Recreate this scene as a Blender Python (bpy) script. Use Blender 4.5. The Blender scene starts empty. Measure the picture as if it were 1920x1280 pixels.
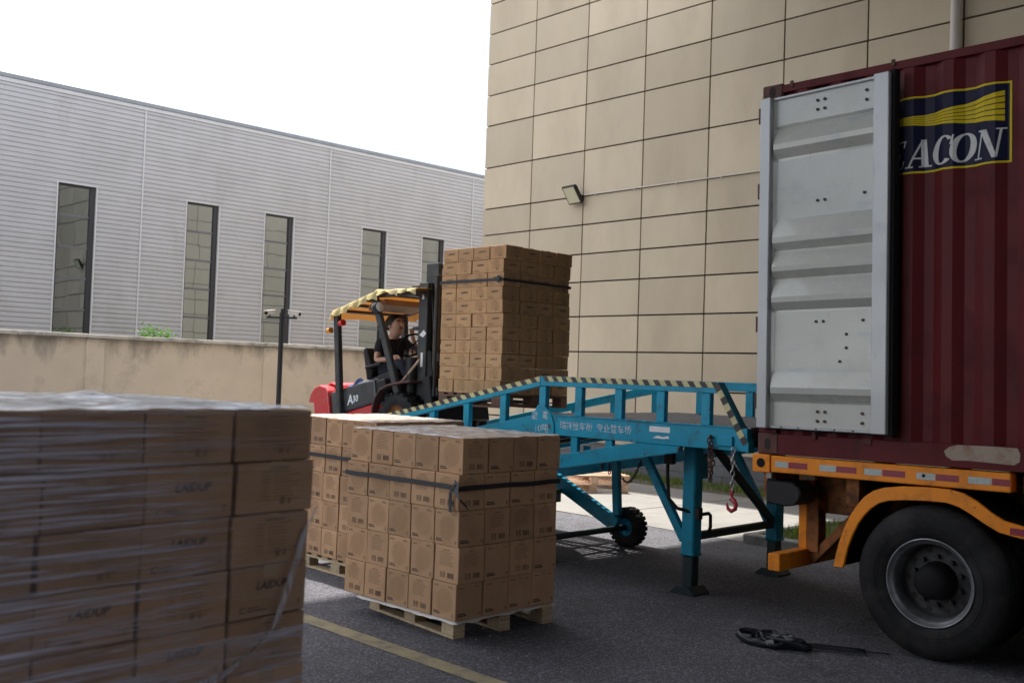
import bpy, bmesh, math, random
from mathutils import Vector, Matrix, Euler, noise as mnoise
R = math.radians
random.seed(7)
scene = bpy.context.scene
col = scene.collection

# ------------------------------------------------------------------ camera
CAM = Vector((0, 0, 1.87))
head, roll, pitch = 0.80823, 0.03398, 0.03203
_u = Vector((0, 0, 1)); _f0 = Vector((math.cos(head), math.sin(head), 0)); _r0 = Vector((math.sin(head), -math.cos(head), 0))
_f = _f0 * math.cos(pitch) + _u * math.sin(pitch); _up0 = _u * math.cos(pitch) - _f0 * math.sin(pitch)
_r = _r0 * math.cos(roll) + _up0 * math.sin(roll); _up = _up0 * math.cos(roll) - _r0 * math.sin(roll)
cd = bpy.data.cameras.new('camera'); cam = bpy.data.objects.new('camera', cd); col.objects.link(cam)
cam.matrix_world = Matrix(((_r.x, _up.x, -_f.x, CAM.x), (_r.y, _up.y, -_f.y, CAM.y), (_r.z, _up.z, -_f.z, CAM.z), (0, 0, 0, 1)))
cd.sensor_width = 36; cd.lens = 36 * 1903.8 / 1920; cd.clip_start = .05; cd.clip_end = 900
cd.dof.use_dof = True; cd.dof.focus_distance = 9.5; cd.dof.aperture_fstop = 3.2
scene.camera = cam

# ------------------------------------------------------------------ light
# shadows shift by (-.20, -.30) per metre of height
SUND = Vector((.20, .30, 1)).normalized()
elev = math.asin(SUND.z); azim = math.atan2(SUND.x, SUND.y)
sd = bpy.data.lights.new('sun', 'SUN'); sun = bpy.data.objects.new('sun', sd); col.objects.link(sun)
sun.rotation_euler = (-SUND).to_track_quat('-Z', 'Y').to_euler(); sun.location = (0, 0, 30)
sd.energy = 3.3; sd.angle = R(1.2); sd.color = (1, .95, .87)
w = bpy.data.worlds.new('World'); scene.world = w; w.use_nodes = True
nt = w.node_tree; nt.nodes.clear()
wo = nt.nodes.new('ShaderNodeOutputWorld'); bg = nt.nodes.new('ShaderNodeBackground')
sky = nt.nodes.new('ShaderNodeTexSky'); sky.sky_type = 'NISHITA'; sky.sun_disc = False
sky.sun_elevation = elev; sky.sun_rotation = azim; sky.dust_density = 3.0; sky.air_density = 1.0
tc = nt.nodes.new('ShaderNodeTexCoord'); mp = nt.nodes.new('ShaderNodeMapping'); mp.inputs['Scale'].default_value = (1, 1, 2.6)
ns = nt.nodes.new('ShaderNodeTexNoise'); ns.inputs['Scale'].default_value = 2.3; ns.inputs['Detail'].default_value = 6; ns.inputs['Roughness'].default_value = .52
rp = nt.nodes.new('ShaderNodeValToRGB'); rp.color_ramp.elements[0].position = .40; rp.color_ramp.elements[1].position = .60
rp.color_ramp.elements[0].color = (.12, .12, .12, 1); rp.color_ramp.elements[1].color = (1, 1, 1, 1)
mx = nt.nodes.new('ShaderNodeMix'); mx.data_type = 'RGBA'
L = nt.links.new
L(tc.outputs['Generated'], mp.inputs['Vector']); L(mp.outputs['Vector'], ns.inputs['Vector']); L(ns.outputs['Fac'], rp.inputs['Fac'])
L(rp.outputs['Color'], mx.inputs['Factor']); L(sky.outputs['Color'], mx.inputs['A']); mx.inputs['B'].default_value = (9.0, 8.95, 8.9, 1)
L(mx.outputs['Result'], bg.inputs['Color']); bg.inputs['Strength'].default_value = .12; L(bg.outputs['Background'], wo.inputs['Surface'])
scene.view_settings.view_transform = 'Standard'; scene.view_settings.look = 'None'
scene.view_settings.exposure = 1.28; scene.view_settings.gamma = 1; scene.view_settings.use_curve_mapping = False
scene.cycles.use_denoising = True; scene.cycles.max_bounces = 8; scene.cycles.transparent_max_bounces = 24
scene.cycles.sample_clamp_indirect = 6

# ------------------------------------------------------------------ materials
MATS = {}
def mat(name, rgb, rough=.6, metal=0, var=.0, vscale=3, bump=0, bscale=40, coat=0, spec=.5, dirt=None, dscale=2, dmix=.5, stretch=None, rnd=0, alpha=None, dlo=.5, dhi=.7):
    """noise-varied principled material; dirt = second colour laid on in patches of its own shape; rnd = value change per object"""
    if name in MATS: return MATS[name]
    m = bpy.data.materials.new(name); m.use_nodes = True; MATS[name] = m
    t = m.node_tree; b = t.nodes['Principled BSDF']; k = t.links.new
    b.inputs['Roughness'].default_value = rough; b.inputs['Metallic'].default_value = metal
    b.inputs['Coat Weight'].default_value = coat; b.inputs['Specular IOR Level'].default_value = spec
    c = t.nodes.new('ShaderNodeTexCoord'); mpn = t.nodes.new('ShaderNodeMapping')
    k(c.outputs['Object'], mpn.inputs['Vector'])
    if stretch: mpn.inputs['Scale'].default_value = stretch
    if rnd:
        oi = t.nodes.new('ShaderNodeObjectInfo'); vm = t.nodes.new('ShaderNodeVectorMath'); vm.operation = 'SCALE'
        vm.inputs[0].default_value = (13, 7, 5); k(oi.outputs['Random'], vm.inputs['Scale'])
        va = t.nodes.new('ShaderNodeVectorMath'); va.operation = 'ADD'
        k(mpn.outputs['Vector'], va.inputs[0]); k(vm.outputs['Vector'], va.inputs[1]); vec = va.outputs['Vector']
    else: vec = mpn.outputs['Vector']
    cur = None
    n1 = t.nodes.new('ShaderNodeTexNoise'); n1.inputs['Scale'].default_value = vscale; n1.inputs['Detail'].default_value = 6; k(vec, n1.inputs['Vector'])
    mr = t.nodes.new('ShaderNodeMapRange'); mr.inputs['From Min'].default_value = .25; mr.inputs['From Max'].default_value = .75
    mr.inputs['To Min'].default_value = 1 - var; mr.inputs['To Max'].default_value = 1 + var; k(n1.outputs['Fac'], mr.inputs['Value'])
    val = mr.outputs['Result']
    if rnd:
        m2 = t.nodes.new('ShaderNodeMapRange'); m2.inputs['To Min'].default_value = 1 - rnd; m2.inputs['To Max'].default_value = 1 + rnd; k(oi.outputs['Random'], m2.inputs['Value'])
        mm = t.nodes.new('ShaderNodeMath'); mm.operation = 'MULTIPLY'; k(val, mm.inputs[0]); k(m2.outputs['Result'], mm.inputs[1]); val = mm.outputs['Value']
    sc = t.nodes.new('ShaderNodeVectorMath'); sc.operation = 'SCALE'; sc.inputs[0].default_value = rgb; k(val, sc.inputs['Scale']); cur = sc.outputs['Vector']
    if dirt:
        n2 = t.nodes.new('ShaderNodeTexNoise'); n2.inputs['Scale'].default_value = dscale; n2.inputs['Detail'].default_value = 8; n2.inputs['Roughness'].default_value = .65; k(vec, n2.inputs['Vector'])
        m3 = t.nodes.new('ShaderNodeMapRange'); m3.inputs['From Min'].default_value = dlo; m3.inputs['From Max'].default_value = dhi; m3.inputs['To Max'].default_value = dmix; k(n2.outputs['Fac'], m3.inputs['Value'])
        mi = t.nodes.new('ShaderNodeMix'); mi.data_type = 'RGBA'; k(m3.outputs['Result'], mi.inputs['Factor']); k(cur, mi.inputs['A']); mi.inputs['B'].default_value = (*dirt, 1); cur = mi.outputs['Result']
        mr2 = t.nodes.new('ShaderNodeMapRange'); mr2.inputs['To Min'].default_value = rough; mr2.inputs['To Max'].default_value = min(1, rough + .3); k(m3.outputs['Result'], mr2.inputs['Value']); k(mr2.outputs['Result'], b.inputs['Roughness'])
    k(cur, b.inputs['Base Color'])
    if bump:
        n3 = t.nodes.new('ShaderNodeTexNoise'); n3.inputs['Scale'].default_value = bscale; n3.inputs['Detail'].default_value = 4; k(vec, n3.inputs['Vector'])
        bp = t.nodes.new('ShaderNodeBump'); bp.inputs['Strength'].default_value = 1; bp.inputs['Distance'].default_value = bump; k(n3.outputs['Fac'], bp.inputs['Height']); k(bp.outputs['Normal'], b.inputs['Normal'])
    if alpha is not None: b.inputs['Alpha'].default_value = alpha
    return m

mat('asphalt', (.088, .087, .102), .85, var=.25, vscale=1.3, bump=.006, bscale=95)
mat('card', (.45, .275, .155), .8, var=.08, vscale=6, rnd=.17, dirt=(.30, .165, .08), dscale=5, dmix=.35, bump=.004, bscale=7)
mat('card_pale', (.50, .295, .145), .8, var=.06, vscale=6, rnd=.10, dirt=(.36, .21, .11), dscale=5, dmix=.3, bump=.004, bscale=8)
mat('ink', (.075, .048, .032), .7, var=.25, vscale=60)
mat('ink_faint', (.27, .155, .08), .8, var=.15, vscale=50)
mat('ink_black', (.03, .024, .022), .6)
mat('ink_hatch', (.335, .195, .10), .8)
mat('ink_soft', (.065, .048, .04), .7)
mat('tape', (.46, .33, .2), .25, coat=.4)
mat('wood', (.50, .39, .25), .75, var=.2, vscale=9, stretch=(1, 6, 6), rnd=.2, dirt=(.2, .14, .09), dscale=4, dmix=.6, bump=.001)
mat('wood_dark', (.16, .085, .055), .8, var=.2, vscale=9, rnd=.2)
mat('wood_pink', (.62, .43, .3), .75, var=.2, vscale=9, rnd=.2, dirt=(.3, .2, .13), dscale=4, dmix=.6)
mat('strap', (.014, .017, .024), .45, var=.2, vscale=30)
mat('slip_sheet', (.62, .60, .57), .5, var=.1)
mat('panel', (.50, .42, .305), .78, var=.08, vscale=.8, rnd=.10, dirt=(.37, .30, .215), dscale=1.1, dmix=.5, stretch=(1, 1, .45), dlo=.48, dhi=.75)
mat('joint', (.03, .026, .024), .9)
mat('plinth', (.12, .12, .125), .6, var=.2, vscale=4, rnd=.15)
mat('siding', (.48, .48, .50), .42, metal=.15, var=.05, vscale=1.2, dirt=(.38, .37, .36), dscale=.8, dmix=.4)
mat('trim', (.56, .56, .57), .4, var=.04)
mat('gutter', (.25, .27, .3), .5, var=.1)
mat('win_frame', (.035, .035, .04), .35)
mat('win_mull', (.13, .135, .145), .35)
mat('wall_render', (.52, .43, .325), .9, var=.12, vscale=.9, dirt=(.16, .13, .11), dscale=.9, dmix=.75, bump=.004, bscale=14, dlo=.52, dhi=.78)
mat('coping', (.40, .37, .32), .9, var=.25, vscale=3, dirt=(.10, .095, .075), dscale=2.2, dmix=.8)
mat('concrete', (.25, .24, .225), .85, var=.14, vscale=.9, dirt=(.16, .152, .145), dscale=1.7, dmix=.5, bump=.002, bscale=60)
mat('kerb', (.27, .26, .24), .9, var=.2, rnd=.15, dirt=(.12, .12, .1), dscale=5, dmix=.6)
mat('soil', (.10, .085, .06), .95, var=.3, vscale=8)
mat('grass', (.15, .17, .05), .7, var=.4, vscale=12)
mat('leaf', (.055, .13, .03), .5, var=.5, vscale=10)
mat('bark', (.12, .09, .06), .9)
mat('paint_yellow', (.34, .29, .18), .85, var=.2, vscale=14, dirt=(.085, .085, .09), dscale=7, dmix=.9, dlo=.47, dhi=.7)
mat('teal', (.002, .30, .47), .42, var=.12, vscale=4, spec=.35, dirt=(.05, .10, .12), dscale=7, dmix=.75, dlo=.53, dhi=.72)
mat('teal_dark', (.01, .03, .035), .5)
mat('deck_steel', (.34, .34, .35), .5, metal=.5, var=.2, vscale=10, dirt=(.2, .12, .08), dscale=6, dmix=.5)
mat('haz_yellow', (.56, .53, .27), .55, var=.2, vscale=20, dirt=(.05, .28, .35), dscale=14, dmix=.9, dlo=.62, dhi=.66)
mat('haz_black', (.045, .035, .035), .55, var=.2, vscale=20, dirt=(.03, .2, .28), dscale=14, dmix=.9, dlo=.62, dhi=.66)
mat('letter_white', (.62, .66, .70), .6, dirt=(.0, .2, .32), dscale=40, dmix=.8, dlo=.5, dhi=.6)
mat('sticker_white', (.8, .8, .8), .5, dirt=(.5, .52, .55), dscale=30, dmix=.5)
mat('maroon', (.110, .009, .011), .5, var=.15, vscale=2.5, spec=.22, dirt=(.06, .012, .012), dscale=3, dmix=.6)
mat('maroon_rust', (.10, .035, .025), .7, var=.3, vscale=8, dirt=(.05, .02, .015), dscale=9, dmix=.7)
mat('patch_cream', (.36, .29, .22), .75, var=.12, dirt=(.25, .1, .07), dscale=9, dmix=.8)
mat('door_cream', (.50, .51, .47), .26, var=.05, vscale=1.5, coat=.5, dirt=(.40, .39, .33), dscale=2.5, dmix=.5)
mat('door_frame', (.41, .42, .425), .3, metal=.2, coat=.3, var=.06, vscale=2, dirt=(.38, .39, .42), dscale=4, dmix=.6)
mat('gasket', (.008, .008, .009), .7, spec=.2)
mat('navy', (.006, .007, .035), .45, spec=.2, var=.1, vscale=8)
mat('logo_yellow', (.66, .50, .01), .5, spec=.2, var=.06)
mat('logo_white', (.60, .60, .60), .4, dirt=(.4, .4, .38), dscale=14, dmix=.6)
mat('orange', (.88, .27, .008), .42, var=.08, vscale=4, spec=.35, dirt=(.25, .10, .03), dscale=5, dmix=.55)
mat('orange_dirty', (.36, .12, .025), .65, var=.2, vscale=6, dirt=(.07, .035, .02), dscale=5, dmix=.85, dlo=.4, dhi=.65)
mat('refl_red', (.27, .02, .04), .3, var=.2, vscale=60)
mat('refl_white', (.42, .48, .47), .3, var=.2, vscale=60)
mat('tyre', (.012, .012, .013), .75, spec=.25, var=.25, vscale=9, bump=.002, bscale=30, dirt=(.055, .055, .055), dscale=3, dmix=.5)
mat('rim_disc', (.045, .045, .046), .6, metal=.3, var=.3, vscale=9, dirt=(.02, .02, .02), dscale=9, dmix=.8)
mat('rim', (.33, .34, .36), .38, metal=.7, var=.1, dirt=(.08, .075, .07), dscale=7, dmix=.75, dlo=.42, dhi=.7)
mat('black_metal', (.014, .014, .016), .45, spec=.35, var=.15)
mat('mast', (.045, .05, .052), .38, metal=.2, var=.2, vscale=8, dirt=(.10, .085, .06), dscale=7, dmix=.6)
mat('grease', (.07, .055, .035), .35, var=.3, vscale=12)
mat('steel', (.45, .45, .46), .3, metal=.85)
mat('fork_red', (.55, .03, .035), .3, var=.05, coat=.4, dirt=(.40, .08, .07), dscale=4, dmix=.5)
mat('fork_black', (.035, .037, .042), .35, var=.1, coat=.3, dirt=(.09, .09, .09), dscale=5, dmix=.5)
mat('fender_dark', (.10, .035, .03), .6, var=.2, dirt=(.05, .04, .04), dscale=5, dmix=.7)
mat('canvas', (.55, .45, .20), .8, var=.15, vscale=5, dirt=(.50, .45, .28), dscale=3, dmix=.8)
mat('canvas_in', (.75, .27, .02), .7, var=.2, vscale=8)
mat('seat', (.016, .017, .02), .55, var=.2)
mat('skin', (.56, .32, .225), .5, var=.06, vscale=14)
mat('shirt', (.010, .011, .015), .85, var=.25, vscale=10)
mat('shirt_print', (.20, .21, .24), .8)
mat('trousers', (.014, .017, .03), .9, var=.2, vscale=9)
mat('hair', (.011, .009, .008), .6)
mat('lamp_glass', (.70, .70, .68), .15, coat=.5)
mat('lamp_amber', (.75, .28, .01), .25, coat=.5)
mat('lamp_red', (.65, .015, .01), .25, coat=.5)
mat('led', (.55, .53, .36), .3, var=.1, vscale=70)
mat('blue_cloth', (.045, .10, .27), .8, var=.2)
mat('white_cloth', (.62, .64, .7), .8, var=.1)
mat('camera_white', (.42, .39, .34), .4)
mat('pipe_white', (.50, .46, .40), .45, var=.06)
mat('canopy', (.14, .135, .13), .6, var=.05)
mat('hook_red', (.45, .015, .04), .4)
mat('rust', (.10, .05, .03), .8, var=.4, vscale=25)
mat('rubber_hose', (.012, .012, .013), .5)
mat('hole_dark', (.035, .028, .026), .95)  # flat dark colour painted in place of open casting slots and vent holes

def wear_sheen(name, rgb, scale, lo, hi, mix=.8, stretch=(1, 1, 1), rough=.85):
    """a further coat of rust, chips, dirt or painted sheen, in patches of its own shape"""
    m = MATS[name]; t = m.node_tree; b = t.nodes['Principled BSDF']; k = t.links.new; old = b.inputs['Base Color'].links[0].from_socket
    c = t.nodes.new('ShaderNodeTexCoord'); mp = t.nodes.new('ShaderNodeMapping'); mp.inputs['Scale'].default_value = stretch; k(c.outputs['Object'], mp.inputs['Vector'])
    n = t.nodes.new('ShaderNodeTexNoise'); n.inputs['Scale'].default_value = scale; n.inputs['Detail'].default_value = 9; n.inputs['Roughness'].default_value = .7; k(mp.outputs['Vector'], n.inputs['Vector'])
    r = t.nodes.new('ShaderNodeMapRange'); r.inputs['From Min'].default_value = lo; r.inputs['From Max'].default_value = hi; r.inputs['To Max'].default_value = mix; k(n.outputs['Fac'], r.inputs['Value'])
    mi = t.nodes.new('ShaderNodeMix'); mi.data_type = 'RGBA'; k(r.outputs['Result'], mi.inputs['Factor']); k(old, mi.inputs['A']); mi.inputs['B'].default_value = (*rgb, 1); k(mi.outputs['Result'], b.inputs['Base Color'])
wear_sheen('teal', (.085, .045, .025), 11, .61, .66, .85); wear_sheen('teal', (.30, .36, .38), 16, .66, .69, .6)
wear_sheen('orange', (.09, .045, .02), 13, .62, .68, .8); wear_sheen('orange_dirty', (.03, .02, .015), 6, .5, .62, .8)
wear_sheen('door_cream', (.20, .15, .10), 9, .66, .72, .6, (1, 2.2, .5)); wear_sheen('door_cream', (.30, .33, .40), 3.2, .56, .66, .45, (1, .6, 2.4)); wear_sheen('door_frame', (.22, .19, .17), 14, .60, .70, .6, (1, 3, .5))  # bluish door patches paint in a sky sheen; the brown ones are dirt
wear_sheen('maroon', (.035, .012, .010), 7, .58, .70, .6, (1, 1, .4)); wear_sheen('maroon', (.19, .10, .07), 22, .69, .73, .7)
wear_sheen('fork_red', (.30, .16, .13), 6, .55, .7, .5); wear_sheen('fork_black', (.12, .11, .10), 7, .55, .7, .5); wear_sheen('mast', (.15, .11, .07), 12, .6, .7, .6)
wear_sheen('siding', (.36, .35, .34), .7, .55, .7, .5, (1, 1, .35)); wear_sheen('concrete', (.13, .12, .11), 2.4, .60, .72, .6); wear_sheen('tyre', (.05, .047, .043), 7, .5, .7, .5)

def glass():
    m = bpy.data.materials.new('window_glass'); m.use_nodes = True; t = m.node_tree; b = t.nodes['Principled BSDF']
    b.inputs['Base Color'].default_value = (.29, .335, .38, 1); b.inputs['Roughness'].default_value = .02; b.inputs['Metallic'].default_value = 1.0   # mirror-coated solar glass
    n = t.nodes.new('ShaderNodeTexNoise'); n.inputs['Scale'].default_value = .9; c = t.nodes.new('ShaderNodeTexCoord'); t.links.new(c.outputs['Object'], n.inputs['Vector'])
    bp = t.nodes.new('ShaderNodeBump'); bp.inputs['Distance'].default_value = .0016; t.links.new(n.outputs['Fac'], bp.inputs['Height']); t.links.new(bp.outputs['Normal'], b.inputs['Normal'])
    MATS['glass'] = m
glass()

def asphalt_detail():
    m = MATS['asphalt']; t = m.node_tree; b = t.nodes['Principled BSDF']; k = t.links.new
    old = b.inputs['Base Color'].links[0].from_socket
    c = t.nodes.new('ShaderNodeTexCoord')
    v = t.nodes.new('ShaderNodeTexVoronoi'); v.inputs['Scale'].default_value = 85; k(c.outputs['Object'], v.inputs['Vector'])
    sx = t.nodes.new('ShaderNodeSeparateColor'); k(v.outputs['Color'], sx.inputs['Color'])
    mr = t.nodes.new('ShaderNodeMapRange'); mr.inputs['From Min'].default_value = .55; mr.inputs['To Min'].default_value = .75; mr.inputs['To Max'].default_value = 2.1; k(sx.outputs['Red'], mr.inputs['Value'])
    n = t.nodes.new('ShaderNodeTexNoise'); n.inputs['Scale'].default_value = .35; n.inputs['Detail'].default_value = 5; k(c.outputs['Object'], n.inputs['Vector'])
    m2 = t.nodes.new('ShaderNodeMapRange'); m2.inputs['From Min'].default_value = .3; m2.inputs['From Max'].default_value = .7; m2.inputs['To Min'].default_value = .8; m2.inputs['To Max'].default_value = 1.25; k(n.outputs['Fac'], m2.inputs['Value'])
    mu = t.nodes.new('ShaderNodeMath'); mu.operation = 'MULTIPLY'; k(mr.outputs['Result'], mu.inputs[0]); k(m2.outputs['Result'], mu.inputs[1])
    # oil drips, scuffed wheel paths and hairline cracks
    st = t.nodes.new('ShaderNodeTexNoise'); st.inputs['Scale'].default_value = 1.9; st.inputs['Detail'].default_value = 8; st.inputs['Roughness'].default_value = .7; k(c.outputs['Object'], st.inputs['Vector'])
    s2 = t.nodes.new('ShaderNodeMapRange'); s2.inputs['From Min'].default_value = .60; s2.inputs['From Max'].default_value = .70; s2.inputs['To Min'].default_value = 1; s2.inputs['To Max'].default_value = .55; k(st.outputs['Fac'], s2.inputs['Value'])
    vc = t.nodes.new('ShaderNodeTexVoronoi'); vc.feature = 'DISTANCE_TO_EDGE'; vc.inputs['Scale'].default_value = .42; nz = t.nodes.new('ShaderNodeTexNoise'); nz.inputs['Scale'].default_value = 3; nz.inputs['Detail'].default_value = 5
    k(c.outputs['Object'], nz.inputs['Vector']); ad = t.nodes.new('ShaderNodeVectorMath'); ad.operation = 'MULTIPLY_ADD'; k(nz.outputs['Color'], ad.inputs[0]); ad.inputs[1].default_value = (.5, .5, 0); k(c.outputs['Object'], ad.inputs[2]); k(ad.outputs['Vector'], vc.inputs['Vector'])
    s3 = t.nodes.new('ShaderNodeMapRange'); s3.inputs['From Max'].default_value = .0028; s3.inputs['To Min'].default_value = .45; s3.inputs['To Max'].default_value = 1; k(vc.outputs['Distance'], s3.inputs['Value'])
    for q_ in (s2, s3):
        m4 = t.nodes.new('ShaderNodeMath'); m4.operation = 'MULTIPLY'; k(mu.outputs['Value'], m4.inputs[0]); k(q_.outputs['Result'], m4.inputs[1]); mu = m4
    s = t.nodes.new('ShaderNodeVectorMath'); s.operation = 'SCALE'; k(old, s.inputs[0]); k(mu.outputs['Value'], s.inputs['Scale']); k(s.outputs['Vector'], b.inputs['Base Color'])
asphalt_detail()
def wall_stains():
    """damp and soot run down from under the coping: dirt of its own shape"""
    m = MATS['wall_render']; t = m.node_tree; b = t.nodes['Principled BSDF']; k = t.links.new
    old = b.inputs['Base Color'].links[0].from_socket
    c = t.nodes.new('ShaderNodeTexCoord'); mp = t.nodes.new('ShaderNodeMapping'); mp.inputs['Scale'].default_value = (1.1, 1, .35); k(c.outputs['Object'], mp.inputs['Vector'])
    n = t.nodes.new('ShaderNodeTexNoise'); n.inputs['Scale'].default_value = 1.7; n.inputs['Detail'].default_value = 9; n.inputs['Roughness'].default_value = .68; k(mp.outputs['Vector'], n.inputs['Vector'])
    sp = t.nodes.new('ShaderNodeSeparateXYZ'); k(c.outputs['Object'], sp.inputs['Vector'])
    h = t.nodes.new('ShaderNodeMapRange'); h.inputs['From Min'].default_value = 1.5; h.inputs['From Max'].default_value = 2.36; h.inputs['To Min'].default_value = 0; h.inputs['To Max'].default_value = .30; k(sp.outputs['Z'], h.inputs['Value'])
    a = t.nodes.new('ShaderNodeMath'); a.operation = 'ADD'; k(n.outputs['Fac'], a.inputs[0]); k(h.outputs['Result'], a.inputs[1])
    r = t.nodes.new('ShaderNodeMapRange'); r.inputs['From Min'].default_value = .68; r.inputs['From Max'].default_value = .90; r.inputs['To Max'].default_value = .8; k(a.outputs['Value'], r.inputs['Value'])
    mi = t.nodes.new('ShaderNodeMix'); mi.data_type = 'RGBA'; k(r.outputs['Result'], mi.inputs['Factor']); k(old, mi.inputs['A']); mi.inputs['B'].default_value = (.16, .14, .11, 1); k(mi.outputs['Result'], b.inputs['Base Color'])
wall_stains()

def film_mat(name, base_alpha, streak_alpha, scale, stretch, rgb=(.75, .78, .85), rough=.22, lo=.5, hi=.72, fade=None):
    """stretch film: clear sheet with pale opaque streaks painted in for glints on its folds; the streaks follow the pull of the film"""
    m = bpy.data.materials.new(name); m.use_nodes = True; t = m.node_tree; b = t.nodes['Principled BSDF']; k = t.links.new
    b.inputs['Base Color'].default_value = (*rgb, 1); b.inputs['Roughness'].default_value = rough; b.inputs['Specular IOR Level'].default_value = .8
    c = t.nodes.new('ShaderNodeTexCoord'); mp = t.nodes.new('ShaderNodeMapping'); mp.inputs['Scale'].default_value = stretch; k(c.outputs['Object'], mp.inputs['Vector'])
    n = t.nodes.new('ShaderNodeTexNoise'); n.inputs['Scale'].default_value = scale; n.inputs['Detail'].default_value = 5; n.inputs['Distortion'].default_value = .6; k(mp.outputs['Vector'], n.inputs['Vector'])
    mr = t.nodes.new('ShaderNodeMapRange'); mr.inputs['From Min'].default_value = lo; mr.inputs['From Max'].default_value = hi
    mr.inputs['To Min'].default_value = base_alpha; mr.inputs['To Max'].default_value = streak_alpha; k(n.outputs['Fac'], mr.inputs['Value'])
    out = mr.outputs['Result']
    if fade:   # the film thins out unevenly towards its loose end
        ax, a0, a1 = fade
        sp = t.nodes.new('ShaderNodeSeparateXYZ'); k(c.outputs['Object'], sp.inputs['Vector'])
        n2 = t.nodes.new('ShaderNodeTexNoise'); n2.inputs['Scale'].default_value = 3; k(c.outputs['Object'], n2.inputs['Vector'])
        ad = t.nodes.new('ShaderNodeMath'); ad.operation = 'MULTIPLY_ADD'; k(n2.outputs['Fac'], ad.inputs[0]); ad.inputs[1].default_value = .5; k(sp.outputs[ax], ad.inputs[2])
        m2 = t.nodes.new('ShaderNodeMapRange'); m2.inputs['From Min'].default_value = a0 + .25; m2.inputs['From Max'].default_value = a1 + .25; m2.inputs['To Min'].default_value = 1; m2.inputs['To Max'].default_value = .12; k(ad.outputs['Value'], m2.inputs['Value'])
        mm = t.nodes.new('ShaderNodeMath'); mm.operation = 'MULTIPLY'; k(out, mm.inputs[0]); k(m2.outputs['Result'], mm.inputs[1]); out = mm.outputs['Value']
    k(out, b.inputs['Alpha'])
    bp = t.nodes.new('ShaderNodeBump'); bp.inputs['Distance'].default_value = .01; k(n.outputs['Fac'], bp.inputs['Height']); k(bp.outputs['Normal'], b.inputs['Normal'])
    MATS[name] = m
film_mat('film_side', .09, 1.0, 2.4, (.9, 1, 44), rgb=(.86, .85, 1.0), rough=.16, lo=.46, hi=.64, fade=('X', -.85, -.22))
film_mat('film_low', .05, .65, 2.4, (1.0, 1, 22), rgb=(.84, .84, .95), rough=.25, lo=.45, hi=.70)
film_mat('film_tail', .25, .85, 7, (14, 1, 1.2), lo=.4, hi=.7)
film_mat('film_top', .45, .95, 4, (2, 5, 1), rgb=(.74, .77, .82), rough=.14, lo=.38, hi=.62)  # pale diffuse tone stands in for sky reflected in the top film
film_mat('film_cover', .45, .85, 4, (2, 2, 1), rgb=(.80, .77, .74), rough=.25, lo=.38, hi=.65)

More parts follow.
